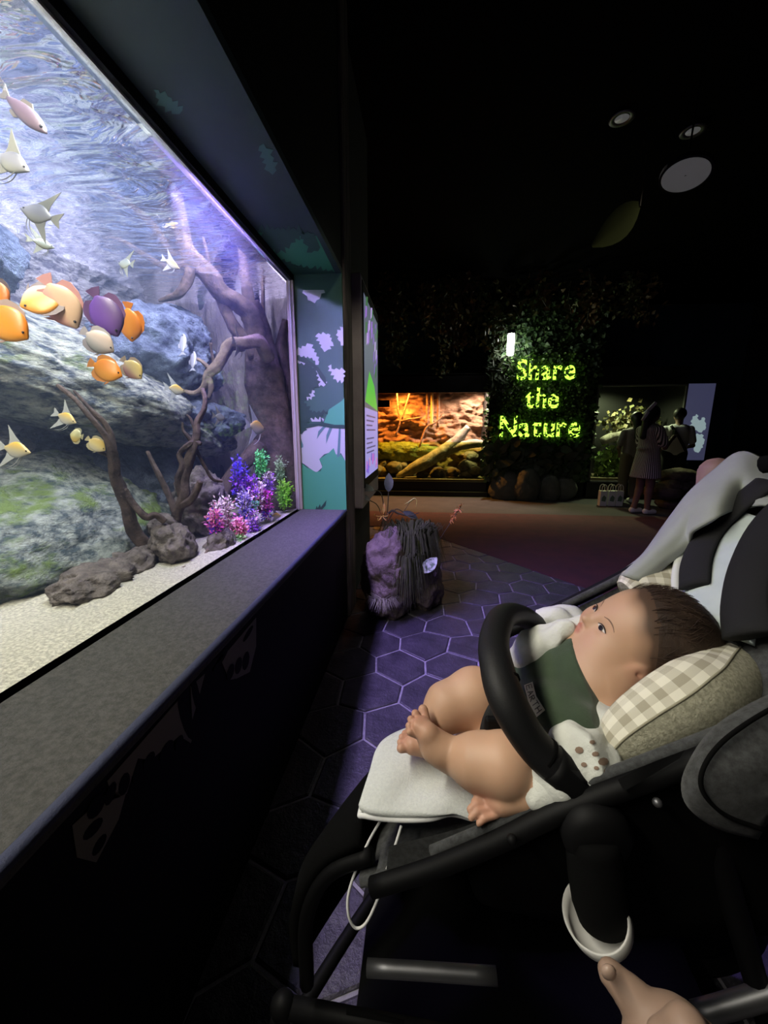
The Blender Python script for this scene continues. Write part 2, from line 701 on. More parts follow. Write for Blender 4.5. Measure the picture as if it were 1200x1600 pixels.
jprint('hill_print', [(72, 1160), (120, 1195), (170, 1230), (205, 1225), (215, 1190), (195, 1150), (225, 1130), (255, 1110), (285, 1080), (300, 1120), (330, 1120), (358, 1160), (366, 1468), (76, 1470)], m_pgreen)
jprint('sky_print', [(68, 975), (120, 950), (235, 935), (355, 950), (358, 1160), (330, 1110), (310, 1150), (285, 1080), (255, 1110), (225, 1120), (195, 1150), (215, 1200), (180, 1232), (130, 1210), (72, 1165)], m_psky)
jprint('hill_print', [(225, 920), (255, 840), (330, 790), (352, 770), (354, 950), (235, 945)], m_pgreen, lay=2)
jprint('palm_print', [(180, 1025), (190, 975), (225, 940), (240, 945), (205, 985)], m_pteal, lay=3)
jprint('palm_print', [(238, 1055), (240, 1000), (262, 945), (280, 950), (258, 1000)], m_pteal, lay=3)
jprint('trunk_print', [(318, 955), (330, 955), (324, 1130), (306, 1140)], m_pteal, lay=3)
jprint('hill_print', [(72, 1000), (95, 1060), (95, 1075), (72, 1085)], m_pteal, lay=3)
jprint('sky_print', [(95, 92), (225, 92), (205, 130), (180, 155), (140, 160), (110, 125)], m_psky, (14, 9, 3), 2, keep=(0,))
jprint('sky_print', [(180, 370), (250, 365), (280, 420), (250, 465), (215, 460)], m_psky, (12, 9, 4), 2)
jprint('sky_print', [(310, 360), (343, 325), (346, 440), (318, 410)], m_psky, (12, 8, 5), 2, keep=(1,))
jprint('sky_print', [(55, 470), (110, 445), (140, 430), (195, 540), (190, 560), (150, 515), (60, 500)], m_psky, (13, 7, 6), 2)
jprint('sky_print', [(55, 515), (110, 525), (155, 555), (110, 570), (55, 545)], m_psky, None, 2)
jprint('sky_print', [(150, 590), (190, 600), (235, 685), (170, 690), (160, 640)], m_psky, (12, 8, 7), 2)
jprint('sky_print', [(250, 570), (290, 590), (348, 590), (350, 660), (300, 650)], m_psky, (12, 9, 8), 2)
jprint('sky_print', [(90, 765), (130, 710), (165, 720), (150, 760), (110, 780)], m_psky, (10, 8, 9), 2)
jprint('sky_print', [(140, 895), (180, 875), (225, 900), (220, 915), (150, 915)], m_psky, None, 2)
jprint('leaf_print', [(68, 560), (130, 560), (175, 600), (190, 680), (130, 740), (100, 800), (150, 860), (250, 850), (200, 880), (130, 900), (100, 975), (70, 985)], m_pink, (13, 10, 10), 4, keep=(11,))
jprint('leaf_print', [(45, 95), (95, 105), (150, 170), (230, 150), (260, 110), (338, 100), (345, 330), (300, 390), (240, 370), (170, 370), (120, 420), (60, 430)], m_pdark, (14, 9, 11), 1, keep=(4, 5, 11))
jprint('branch_print', [(70, 945), (130, 930), (205, 925), (205, 880), (220, 920), (290, 935), (355, 935), (355, 958), (280, 955), (190, 940), (100, 960)], m_pink, None, 5)
jprint('branch_print', [(52, 505), (110, 515), (150, 545), (190, 575), (235, 640), (240, 690), (200, 640), (170, 580), (130, 560), (55, 530)], m_pink, None, 5)
jprint('fern_print', [(170, 1468), (180, 1440), (186, 1455), (200, 1430), (205, 1450), (240, 1405), (235, 1440), (210, 1468)], m_pink, None, 3)


def sprint(name, px, mat, jagged=None, lay=1, keep=()):
    if jagged:
        px = jag(px, jagged[0], jagged[1], jagged[2], keep)
    obj(name, plate([PZ(x, y, ZT - .0006 * lay) for x, y in px], (0, 0, -1), .0006), mat, wlf)


def cz(pts):
    return [(380 + x / 7.06, 340 + y / 7.06) for x, y in pts]


sprint('glade_print', cz([(-20, 150), (240, 160), (600, 200), (810, 200), (1010, 600), (700, 560), (420, 470), (230, 440)]), m_pgreen)
sprint('leaf_print', cz([(180, 120), (640, 130), (620, 200), (520, 300), (400, 380), (290, 330), (220, 230)]), m_pdark, (4, 4, 21), 2)
sprint('leaf_print', cz([(620, 170), (780, 170), (850, 330), (760, 385), (690, 300)]), m_pdark, (4, 3, 22), 2, keep=(1,))
sprint('leaf_print', cz([(250, 470), (420, 470), (600, 545), (760, 560), (1000, 600), (1100, 770), (560, 790)]), m_pdark, (4, 3, 23), 2, keep=(4, 5, 6))
sprint('sky_print', cz([(515, 735), (590, 715), (645, 760), (560, 785)]), m_psky, (4, 2, 24), 3)
sprint('sky_print', cz([(1000, 640), (1050, 690), (1070, 740), (990, 700)]), m_psky, (4, 2, 25), 3)
sprint('spot_print', [(240, 140), (262, 150), (285, 172), (276, 178), (252, 165)], m_pteal, (5, 3, 26))
sprint('spot_print', [(405, 228), (420, 232), (432, 266), (420, 268)], m_pteal, (5, 3, 27))


def lprint(name, crop, mat, jagged=None, lay=1, keep=()):
    px = [(x / 2, 800 + y / 2) for x, y in crop]
    if jagged:
        px = jag(px, jagged[0], jagged[1], jagged[2], keep)
    obj(name, plate([PX(x, y, XS - .0076 + .0006 * lay) for x, y in px], (1, 0, 0), .0006), mat, wlf)


lprint('sky_print', [(225, 980), (335, 880), (395, 870), (370, 960), (300, 1095), (240, 1080)], m_lowp)
lprint('sky_print', [(335, 840), (555, 590), (605, 690), (596, 722), (560, 700), (470, 775), (430, 770), (395, 880), (350, 900)], m_lowp)
lprint('sky_print', [(595, 545), (640, 505), (615, 600), (600, 650)], m_lowp)
lprint('sky_print', [(690, 460), (800, 330), (800, 420), (780, 500), (740, 520), (715, 525)], m_lowp)
for k, (x, y, a, L, w_) in enumerate([(345, 880, -70, 80, 26), (388, 850, -75, 75, 30), (430, 815, -72, 70, 26), (465, 780, -65, 70, 26), (520, 745, -62, 75, 28), (560, 720, -70, 50, 20),
                                      (580, 640, -105, 150, 34), (612, 570, -100, 110, 22), (300, 920, -60, 90, 40), (290, 990, -50, 90, 30), (310, 1040, -60, 80, 24),
                                      (720, 500, -75, 55, 20), (745, 480, -78, 55, 20), (768, 465, -80, 60, 20), (690, 460, -60, 90, 16), (670, 470, -40, 80, 16), (775, 380, -60, 60, 12)]):
    c, s = math.cos(math.radians(a)), math.sin(math.radians(a))
    o_ = []
    for q in range(12):
        th = 2 * math.pi * q / 12
        lx, ly = math.cos(th) * L / 2, math.sin(th) * w_ / 2
        o_.append((x + lx * c - ly * s, y + lx * s + ly * c))
    lprint('fern_print', o_, m_low, None, 2)

# ---------------------------------------------------------------- digital sign past the post
ds = thing('digital_sign', 'tall portrait digital sign showing purple flowers, mounted past the aquarium', 'sign', (-.47, 3.3, .8))
m_house = M('sign_housing', (0.42, 0.38, 0.35), 0.6, (0.32, 0.29, 0.27), 5)
obj('housing', box(-.535, -.432, 2.80, 3.78, .70, 2.26, .006), m_house, ds)
obj('bezel', box(-.434, -.427, 2.86, 3.75, .84, 2.24, .003), m_black, ds)


def scr(name, poly, col, s, lay=0):
    m = M('screen_' + name + str(lay) + str(col), (0.01, 0.01, 0.01), 0.4, emit=col, estr=s)
    obj(name, plate([(-.4268 + lay * .0004, y, z) for y, z in poly], (1, 0, 0), .0004), m, ds)


scr('screen', [(2.90, .91), (3.70, .91), (3.70, 2.17), (2.90, 2.17)], (0.30, 0.27, 0.62), 1.1)
scr('screen_photo', [(2.90, 1.42), (3.70, 1.42), (3.70, 2.17), (2.90, 2.17)], (0.10, 0.12, 0.16), 1.0, 1)
for k in range(22):
    y, z = random.uniform(2.93, 3.62), random.uniform(1.62, 2.12)
    c_ = random.choice([(0.32, 0.16, 0.62), (0.22, 0.12, 0.5), (0.5, 0.36, 0.75), (0.05, 0.16, 0.05)])
    scr('petal_print', [(y, z), (y + .09, z + .04), (y + .11, z + .11), (y + .03, z + .09)], c_, 0.9, 2)
scr('leaf_print', [(2.91, 1.46), (3.15, 1.70), (3.45, 1.62), (3.68, 1.43)], (0.10, 0.5, 0.06), 1.0, 3)
for k in range(8):
    z = 1.36 - k * .035 - (.03 if k > 3 else 0)
    scr('text_line_print', [(2.98, z), (3.52 - (k % 3) * .1, z), (3.52 - (k % 3) * .1, z + .012), (2.98, z + .012)], (0.10, 0.09, 0.26), 0.8, 2)
for k in range(14):
    y, z = random.uniform(2.93, 3.6), random.uniform(.93, 1.03)
    scr('petal_print', [(y, z), (y + .07, z - .01), (y + .08, z + .05), (y + .02, z + .06)], random.choice([(0.5, 0.15, 0.55), (0.6, 0.3, 0.5), (0.2, 0.12, 0.6)]), 0.9, 2)

# ================================================================ the big aquarium
aq = thing('aquarium', 'large bright aquarium window with rocks, driftwood and discus fish', 'aquarium', (-1.3, 0.8, 0))
m_glass = thin_glass('tank_glass', (0.97, 0.985, 0.99), 0.22)
m_rockb = M('tank_back_rock', (0.62, 0.61, 0.66), 0.9, (0.14, 0.14, 0.20), 11, col3=(0.50, 0.46, 0.16), n3=1.7, ramp3=(0.6, 0.72), bump=1.0, bscale=20, bdist=0.09, ramp=(.38, .6), stretch=(1, 1.0, 2.2), detail=9)
obj('glass_pane', box(XG - .012, XG, -2.5, YE - .02, ZS - .02, ZT - .02), m_glass, aq, label='clear front glass pane')
obj('top_frame', box(XG - .02, XG + .02, -2.6, YE, ZT - .035, ZT), m_black, aq)
m_alu = M('pale_trim', (0.4, 0.39, 0.38), 0.6)
m_beige = M('beige_trim', (0.34, 0.30, 0.25), 0.6)
obj('top_bead', box(XG - .004, XG + .006, -2.6, YE - .02, ZT - .043, ZT - .036), m_alu, aq)
obj('side_frame', box(XG - .02, XG + .022, YE - .024, YE, ZS, ZT - .035, .003), m_beige, aq, label='beige upright strip at the far end of the glass')
obj('side_bead', box(XG - .004, XG + .005, YE - .031, YE - .024, ZS, ZT - .04), m_alu, aq)
for g_ in (box(-2.0, XG - .02, -2.6, YE + .29, 2.75, 2.8), box(-2.05, -2.0, -2.6, YE + .29, .4, 2.8), box(-2.0, -.8, YE + .27, YE + .29, .4, 2.8), box(-.81, -.80, YE + .03, YE + .27, .4, 2.8)):
    obj('tank_casing', g_, m_dark, aq)
obj('tank_base', box(-2.0, -.81, -2.6, YE + .27, .4, .62), m_black, aq)


def rockgrid(fn, nu, nv):
    V = [fn(i / (nu - 1), j / (nv - 1)) for j in range(nv) for i in range(nu)]
    Fc = [[j * nu + i, j * nu + i + 1, (j + 1) * nu + i + 1, (j + 1) * nu + i] for j in range(nv - 1) for i in range(nu - 1)]
    return V, Fc


def fbm(p, s):
    return noise.fractal(Vector(p) * s, 1.0, 2.0, 7)


def backf(a, b):
    y, z = -.6 + a * 3.35, .7 + b * 1.95
    # slanting strata
    q = Vector((0, y * 1.2 + z * .7, z * 2.2 - y * 1.2))
    n = .15 * noise.fractal(q * 1.1, .8, 2.1, 8) + .05 * (noise.ridged_multi_fractal(Vector((q.x, q.y * 2.0, q.z * 5)), .8, 2.1, 6, 1.0, 2.0) - .9)
    return Vector((-1.72 + n - .10 * (z - 1.6), y, z))


obj('back_rock_wall', rockgrid(backf, 300, 200), m_rockb, aq, smooth=True)


def endf(a, b):
    x, z = -1.95 + a * 1.16, .7 + b * 1.95
    n = .07 * noise.fractal(Vector((x * 6, 3, z * 1.6)), 1.0, 2.0, 7)
    return Vector((x, YE + .24 + n, z))


m_rocke = M('tank_end_rock', (0.38, 0.35, 0.38), 0.9, (0.15, 0.135, 0.16), 5, bump=1.0, bscale=14, bdist=0.04, stretch=(1.6, 1.6, .5), detail=9)
obj('end_rock_wall', rockgrid(endf, 70, 120), m_rocke, aq, smooth=True)
m_sand = M('white_sand', (0.62, 0.6, 0.50), 0.95, (0.36, 0.35, 0.30), 130, detail=3, bump=1.0, bscale=110, bdist=0.006, ramp=(0.35, 0.6))


def sandf(a, b):
    x, y = -1.9 + a * 1.095, -1.0 + b * 3.7
    return Vector((x, y, .762 + .012 * noise.fractal(Vector((x * 4, y * 4, 0)), 1, 2, 4) * min(1, (-.80 - x) * 20) + .07 * max(0, -1.15 - x)))


so = obj('sand_bed', rockgrid(sandf, 60, 140), m_sand, aq, smooth=True)
# water surface seen from below
m_ws = bpy.data.materials.new('water_surface')
m_ws.use_nodes = True
nt = m_ws.node_tree
nt.nodes.clear()
o_ = nt.nodes.new('ShaderNodeOutputMaterial')
mx = nt.nodes.new('ShaderNodeMixShader')
mx.inputs[0].default_value = 0.78
tr = nt.nodes.new('ShaderNodeBsdfTransparent')
gl = nt.nodes.new('ShaderNodeBsdfGlossy')
gl.inputs['Roughness'].default_value = 0.03
gl.inputs['Color'].default_value = (0.85, 0.88, 1.0, 1)
tc = nt.nodes.new('ShaderNodeTexCoord')
mp = nt.nodes.new('ShaderNodeMapping')
mp.inputs['Scale'].default_value = (3.2, 8, 1)
mp.inputs['Rotation'].default_value = (0, 0, .5)
nz = nt.nodes.new('ShaderNodeTexNoise')
nz.inputs['Scale'].default_value = 1.5
nz.inputs['Detail'].default_value = 3
nz.inputs['Distortion'].default_value = 1.0
bp = nt.nodes.new('ShaderNodeBump')
bp.inputs['Strength'].default_value = 0.9
bp.inputs['Distance'].default_value = 0.06
for a, b in ((tc.outputs['Object'], mp.inputs[0]), (mp.outputs[0], nz.inputs['Vector']), (nz.outputs[0], bp.inputs['Height']), (bp.outputs[0], gl.inputs['Normal']),
             (tr.outputs[0], mx.inputs[1]), (gl.outputs[0], mx.inputs[2]), (mx.outputs[0], o_.inputs[0])):
    nt.links.new(a, b)
obj('water_surface', ([(-1.95, -1.0, 2.085), (XG - .013, -1.0, 2.085), (XG - .013, YE + .26, 2.085), (-1.95, YE + .26, 2.085)], [[0, 1, 2, 3]]), m_ws, aq, label='rippled water surface seen from below')


m_wb = bpy.data.materials.new('water_body')
m_wb.use_nodes = True
nt = m_wb.node_tree
nt.nodes.clear()
o_ = nt.nodes.new('ShaderNodeOutputMaterial')
vs_ = nt.nodes.new('ShaderNodeVolumeScatter')
vs_.inputs['Color'].default_value = (0.48, 0.62, 1.0, 1)
vs_.inputs['Density'].default_value = 0.10
vs_.inputs['Anisotropy'].default_value = 0.25
nt.links.new(vs_.outputs[0], o_.inputs['Volume'])
obj('water_body', box(-1.9, XG - .013, -1.0, YE + .25, .70, 2.084), m_wb, aq, label='slightly misty blue water')


# lamps over the water: housing + area light
def tank_lamp(name, label, y0, y1, x, z, power, col, wid=.14, tilt=0.0, spread=180, lean=0.0):
    t = thing(name, label, 'lamp', (x, (y0 + y1) / 2, z + .05), 'lamps over the big aquarium')
    obj('housing', box(x - wid / 2 - .02, x + wid / 2 + .02, y0 - .03, y1 + .03, z + .012, z + .05, .006), m_black, t)
    obj('bracket', box(x - .01, x + .01, y0 + .05, y0 + .07, z + .05, 2.75), m_black, t)
    obj('bracket', box(x - .01, x + .01, y1 - .07, y1 - .05, z + .05, 2.75), m_black, t)
    ld = bpy.data.lights.new(name, 'AREA')
    ld.shape = 'RECTANGLE'
    ld.size = wid
    ld.size_y = y1 - y0
    ld.energy = power
    ld.color = col
    ld.spread = math.radians(spread)
    lo = bpy.data.objects.new(name + '_light', ld)
    lo.location = (0, 0, -.045)
    lo.rotation_euler = (lean, tilt, 0)
    COL.objects.link(lo)
    lo.parent = t
    return t


tank_lamp('tank_lamp', 'long white lamp over the near part of the aquarium', -.7, 0.95, -.92, 2.18, LIGHT['near'], LIGHT['near_col'], tilt=-.15)
tank_lamp('tank_lamp', 'violet lamp over the far end of the aquarium', 1.45, 2.38, -.90, 2.18, LIGHT['far'], LIGHT['far_col'], tilt=-.62, spread=95, lean=.22)
tank_lamp('tank_lamp', 'added white fill lamp behind the top frame lighting the boulders', .3, 1.6, -.87, 2.26, LIGHT['fill'], (0.92, 1.0, 0.98), tilt=.75, spread=150)  # fill lamp added out of view to brighten the boulder fronts
tank_lamp('tank_lamp', 'added lavender fill lamp over the coloured plants of the aquarium', 1.4, 2.3, -.97, 2.44, LIGHT['far2'], (0.78, 0.70, 1.0))  # extra unseen lamp put in to lift the far end and its plants

tank_lamp('tank_lamp', 'added unseen pale blue lamp washing the rear rock wall of the aquarium', -.3, 2.2, -1.03, 2.46, LIGHT['back'], (0.78, 0.84, 1.0), tilt=1.0)  # added wall washer, kept out of view, brightens the upper rock

# ---------------------------------------------------------------- boulders
m_moss = M('mossy_rock', (0.09, 0.13, 0.16), 0.9, (0.58, 0.65, 0.62), 18, col3=(0.24, 0.36, 0.10), n3=3.0, ramp3=(0.50, 0.60), bump=1.0, bscale=24, bdist=0.09, ramp=(.40, .62), detail=9, stretch=(1, 1, 2.0))
m_slab = M('pale_slab_rock', (0.09, 0.12, 0.17), 0.9, (0.66, 0.70, 0.62), 17, col3=(0.25, 0.34, 0.13), n3=2.4, ramp3=(0.56, 0.66), bump=1.0, bscale=22, bdist=0.09, ramp=(.40, .62), detail=9, stretch=(1, 1, 2.4))
m_blue = M('blue_grey_rock', (0.035, 0.05, 0.11), 0.9, (0.26, 0.33, 0.48), 11, bump=1.0, bscale=20, bdist=0.08, detail=9)
m_lava = M('lava_rock', (0.10, 0.085, 0.08), 0.95, (0.24, 0.21, 0.19), 22, bump=1.0, bscale=32, bdist=0.03, detail=8)
G_R = 'rocks in the big aquarium'
obj('boulder', blob((-1.60, 1.55, .84), (.40, .92, .32), .14, 2.2, 6, 1, .10, .3, crag=.35, shear=.35), m_moss, smooth=True, label='huge mossy green boulder lying at the bottom of the aquarium', cat='rock', group=G_R)
obj('boulder', blob((-1.62, 1.60, 1.50), (.36, .95, .25), .14, 2.0, 6, 2, .05, .3, tilt=-.30, crag=.35, shear=.9), m_slab, smooth=True, label='pale sloping slab of rock behind the discus fish', cat='rock', group=G_R)
obj('boulder', blob((-1.55, 2.25, 1.66), (.34, .34, .26), .22, 2.6, 6, 3, .3, .5, crag=.35), m_blue, smooth=True, label='dark blue grey rock behind the forked branches', cat='rock', group=G_R)
obj('boulder', blob((-1.48, 2.22, 1.28), (.36, .34, .17), .25, 2.6, 6, 4, .1, .6, crag=.35), m_blue, smooth=True, label='layered blue rock beside the trunk at half height', cat='rock', group=G_R)
obj('boulder', blob((-1.60, 2.1, .98), (.3, .45, .24), .2, 2.6, 5, 5, .4, .4, crag=.35), m_blue, smooth=True, label='dark blue rock low behind the twisted driftwood', cat='rock', group=G_R)
obj('boulder', blob((-1.70, 1.15, 1.96), (.3, .45, .15), .2, 2.4, 6, 14, .1, .5, tilt=-.3, crag=.35), m_blue, smooth=True, label='dark ledge of rock above the pale slab', cat='rock', group=G_R)


def lava(px, y, r, seed, label, zmin=.755, rot=0.0):
    c = PX(px[0], px[1], y)
    obj('lava_rock', blob(c, r, .28, 9, 5, seed, rot, .8, zmin, pit=.5), m_lava, smooth=True, label=label, cat='rock', group='lava rocks on the sand')


lava((152, 905), -1.06, (.085, .17, .045), 6, 'flat brown lava rock lying forward on the white sand', rot=.25)
lava((205, 885), -1.06, (.07, .11, .06), 7, 'brown lava rock touching the flat one on the sand')
lava((272, 850), -.98, (.075, .10, .085), 8, 'tall lava rock at the foot of the twisted driftwood', rot=.3)
lava((256, 825), -1.06, (.06, .06, .06), 9, 'rounded tan lava rock behind the tall one')
lava((315, 790), -1.08, (.11, .13, .16), 10, 'big lava rock rising behind the pink plants')
lava((235, 862), -1.08, (.05, .06, .04), 12, 'small lava stone at the foot of the leaning branch')
lava((345, 850), -.88, (.05, .09, .055), 11, 'root covered stone in front beneath the plants')

# ---------------------------------------------------------------- driftwood
m_drift = M('driftwood', (0.032, 0.021, 0.019), 0.85, (0.12, 0.085, 0.07), 18, stretch=(1, 1, 1), bump=0.9, bscale=45, bdist=0.012, detail=8)
m_drift2 = M('pale_driftwood', (0.30, 0.24, 0.18), 0.85, (0.14, 0.10, 0.085), 12, bump=0.9, bscale=50, bdist=0.012, detail=8)


def wood_branch(name, pts, mat, parent, seed, label=None, ys=1.0):
    """pts: (u, v, y plane, radius in px)"""
    pts = [(u, v, y * ys, r) for u, v, y, r in pts]
    W = [PY(u, v, y) for u, v, y, r in pts]
    R = [r * y / FPX for u, v, y, r in pts]
    g = tube(W, R, 20, 8, .03, seed=seed, flute=.13)
    return obj(name, g, mat, parent, smooth=True, label=label)


dw = thing('driftwood', 'big dark driftwood tree with forked branches at the far end of the aquarium', 'driftwood', PY(425, 790, 2.3), 'driftwood in the big aquarium')
WB = [
    ('trunk', [(438, 800, 2.30, 36), (432, 720, 2.30, 33), (424, 650, 2.30, 31), (416, 590, 2.28, 28), (408, 545, 2.26, 22), (400, 500, 2.25, 15), (392, 470, 2.22, 11)]),
    ('trunk', [(448, 760, 2.36, 22), (446, 680, 2.36, 18), (442, 600, 2.36, 14), (440, 540, 2.36, 9), (446, 500, 2.36, 5)]),
    ('branch', [(405, 560, 2.25, 17), (396, 500, 2.22, 15), (375, 475, 2.18, 13), (345, 458, 2.14, 13), (325, 430, 2.10, 14), (303, 408, 2.07, 14), (291, 388, 2.05, 12), (282, 345, 2.05, 10), (275, 310, 2.05, 9), (272, 275, 2.05, 8)]),
    ('branch', [(400, 540, 2.24, 10), (372, 520, 2.2, 10), (355, 490, 2.17, 8), (340, 455, 2.14, 8), (322, 425, 2.1, 9)]),
    ('branch', [(292, 395, 2.05, 9), (268, 395, 2.05, 5), (245, 360, 2.04, 6), (218, 332, 2.03, 5.5), (185, 308, 2.0, 4), (152, 290, 1.98, 3)]),
    ('branch', [(290, 408, 2.05, 6), (262, 418, 2.05, 4.5), (225, 398, 2.03, 4), (190, 376, 2.0, 3.5), (160, 371, 1.98, 2.5)]),
    ('branch', [(300, 418, 2.06, 7), (292, 440, 2.03, 7), (280, 458, 2.0, 6), (262, 466, 1.98, 4), (248, 470, 1.97, 2)]),
    ('branch', [(210, 325, 2.02, 3), (203, 315, 2.02, 3), (198, 308, 2.02, 2)]),
    ('branch', [(400, 520, 2.28, 8), (390, 470, 2.28, 8), (382, 425, 2.28, 7), (378, 390, 2.28, 6), (376, 350, 2.28, 6)]),
    ('branch', [(414, 560, 2.3, 4), (411, 500, 2.32, 3.5), (411, 430, 2.33, 2)]),
    ('branch', [(332, 440, 2.12, 3), (324, 400, 2.12, 2.5), (317, 370, 2.12, 1.6)]),
]
for k, (nm, pts) in enumerate(WB):
    wood_branch(nm, pts, m_drift, dw, 40 + k, None, 1.09)
wood_branch('root', [(420, 560, 2.2, 10), (405, 535, 2.12, 10), (385, 535, 2.06, 9), (360, 538, 2.02, 9), (350, 555, 2.0, 8), (340, 572, 1.98, 8), (326, 585, 1.97, 7), (318, 605, 1.96, 5), (305, 614, 1.95, 4), (290, 612, 1.95, 3), (280, 607, 1.95, 2)], m_drift2, dw, 60, 'pale twisted root arm', 1.07)
wood_branch('root', [(330, 578, 1.97, 4), (312, 563, 1.97, 2.5), (300, 562, 1.97, 2), (282, 570, 1.97, 1.5)], m_drift2, dw, 61, None, 1.07)
wood_branch('root', [(328, 590, 1.97, 4), (330, 606, 1.96, 4), (326, 622, 1.96, 2)], m_drift2, dw, 62, None, 1.07)
wood_branch('root', [(336, 572, 1.98, 3), (331, 552, 1.98, 2), (329, 536, 1.98, 2.4)], m_drift, dw, 63, None, 1.07)
wood_branch('root', [(408, 700, 2.2, 14), (385, 720, 2.1, 12), (362, 745, 2.0, 12), (345, 780, 1.9, 13), (335, 810, 1.85, 13)], m_drift, dw, 64, None, 1.07)

d2 = thing('driftwood', 'slender dark driftwood leaning left in front of the mossy boulder', 'driftwood', PY(240, 870, 1.48), 'driftwood in the big aquarium')
for k, (nm, pts) in enumerate([
    ('trunk', [(252, 885, 1.48, 12), (245, 868, 1.50, 13), (225, 850, 1.46, 12), (208, 825, 1.44, 11), (200, 795, 1.42, 10), (190, 770, 1.40, 10), (180, 745, 1.38, 9), (177, 715, 1.36, 8), (170, 690, 1.34, 6), (155, 668, 1.32, 4.5), (135, 645, 1.30, 4), (118, 625, 1.29, 3.5), (100, 610, 1.28, 3.5), (90, 602, 1.28, 3)]),
    ('branch', [(176, 705, 1.35, 6), (173, 680, 1.35, 5), (163, 660, 1.34, 4), (150, 648, 1.33, 4.5), (138, 636, 1.32, 3), (115, 610, 1.31, 2)]),
    ('branch', [(192, 765, 1.40, 7), (210, 790, 1.41, 5.5), (228, 808, 1.42, 6), (243, 805, 1.44, 5.5), (258, 815, 1.46, 5)]),
    ('branch', [(170, 712, 1.36, 3.5), (155, 705, 1.33, 3.5), (146, 695, 1.32, 2.5), (141, 690, 1.32, 1.5)]),
]):
    wood_branch(nm, pts, m_drift, d2, 70 + k, None, .97)
d3 = thing('driftwood', 'twisted knotted driftwood standing on lava rock in mid aquarium', 'driftwood', PY(275, 830, 1.55), 'driftwood in the big aquarium')
for k, (nm, pts) in enumerate([
    ('trunk', [(272, 832, 1.55, 8), (278, 800, 1.55, 8), (288, 775, 1.55, 9), (287, 750, 1.56, 8), (293, 725, 1.57, 8), (302, 700, 1.58, 7), (308, 680, 1.59, 6), (308, 660, 1.60, 5), (318, 640, 1.62, 4), (320, 622, 1.64, 3.5), (316, 608, 1.66, 3)]),
    ('branch', [(284, 775, 1.55, 6), (278, 750, 1.54, 5), (285, 728, 1.55, 5), (280, 710, 1.55, 4), (292, 697, 1.56, 4.5), (305, 690, 1.58, 4), (314, 694, 1.58, 3)]),
    ('branch', [(300, 690, 1.58, 4), (292, 680, 1.57, 3), (286, 672, 1.57, 2), (285, 660, 1.57, 1.6)]),
    ('branch', [(306, 675, 1.59, 3), (298, 655, 1.59, 2), (292, 648, 1.59, 1.4)]),
    ('branch', [(282, 790, 1.55, 7), (298, 782, 1.53, 6), (308, 765, 1.52, 5.5), (313, 752, 1.52, 5)]),
    ('branch', [(276, 805, 1.55, 5.5), (262, 770, 1.56, 5), (250, 745, 1.56, 4.5), (238, 722, 1.56, 3.5), (230, 705, 1.56, 2.5)]),
    ('branch', [(305, 700, 1.6, 3), (318, 725, 1.62, 2.5), (332, 748, 1.64, 2.5), (348, 752, 1.66, 2.5)]),
]):
    wood_branch(nm, pts, m_drift, d3, 80 + k)
d4 = thing('driftwood', 'short pale root lying on the sand beside the coloured plants', 'driftwood', PX(300, 880, -.9), 'driftwood in the big aquarium')
W = [PX(u, v, -.89) for u, v in ((285, 888), (305, 880), (322, 868), (335, 850))]
obj('root', tube(W, [.006, .01, .009, .005], 8, 5, .15), m_drift2, d4, smooth=True)
obj('root', tube([PX(u, v, -.88) for u, v in ((312, 890), (318, 872), (325, 858))], [.004, .006, .005], 8, 5, .15), m_drift2, d4, smooth=True)


# ---------------------------------------------------------------- artificial plants
def bush(label, u, v_top, v_bot, wpx, x, cols, n, leaf, seed, group='coloured plants in the aquarium', shape=1.0):
    """bushy plant of many small leaflets on several stems"""
    base = PX(u, v_bot, x)
    top = PX(u, v_top, x)
    dd = (base - CAMPOS).dot(CF)
    wd = wpx * 1.25 * dd / FPX
    H = (top - base).length
    rs = random.Random(seed)
    t = thing('aquarium_plant', label, 'plant', base, group)
    stems, V, Fc, Cc = [], [], [], []
    for k in range(9):
        a = rs.uniform(0, 6.28)
        rr = rs.uniform(0, wd * .42)
        tip = base + Vector((math.cos(a) * rr * .7, math.sin(a) * rr, H * rs.uniform(.75, 1.0) * (1 - .35 * rr / wd)))
        bs = base + Vector((math.cos(a) * rr * .25, math.sin(a) * rr * .25, 0))
        stems.append(tube([bs, bs.lerp(tip, .5) + Vector((0, 0, .01)), tip], [.0022, .0018, .0012], 5, 3))
        for q in range(int(n * 1.5) // 9):
            s_ = rs.uniform(.15, 1.02)
            p = bs.lerp(tip, s_)
            d = Vector((rs.gauss(0, 1), rs.gauss(0, 1), rs.gauss(.5, .8))).normalized()
            sd = d.cross(Vector((rs.gauss(0, 1), rs.gauss(0, 1), rs.gauss(0, 1)))).normalized()
            L = leaf * rs.uniform(.8, 1.6)
            b0 = p + d * rs.uniform(.0, .022 * shape)
            i = len(V)
            nn = d.cross(sd)
            V += [b0, b0 + d * L * .5 + sd * L * .24 + nn * L * .08, b0 + d * L, b0 + d * L * .5 - sd * L * .24 + nn * L * .08]
            Fc.append([i, i + 1, i + 2, i + 3])
            c = cols[min(len(cols) - 1, int((s_ + rs.uniform(-.15, .15)) * len(cols)))] if rs.random() < .8 else rs.choice(cols)
            kk = rs.uniform(.85, 1.35)
            Cc += [[min(1, q_ * kk) for q_ in c]] * 4
    obj('stems', join(*stems), M('plant_stem', (0.12, 0.12, 0.06), .6), t)
    obj('foliage', (V, Fc), M('plant_leaflets', (0.5, 0.5, 0.5), .55, attr='Col'), t, col=np.array(Cc), kind='stuff')


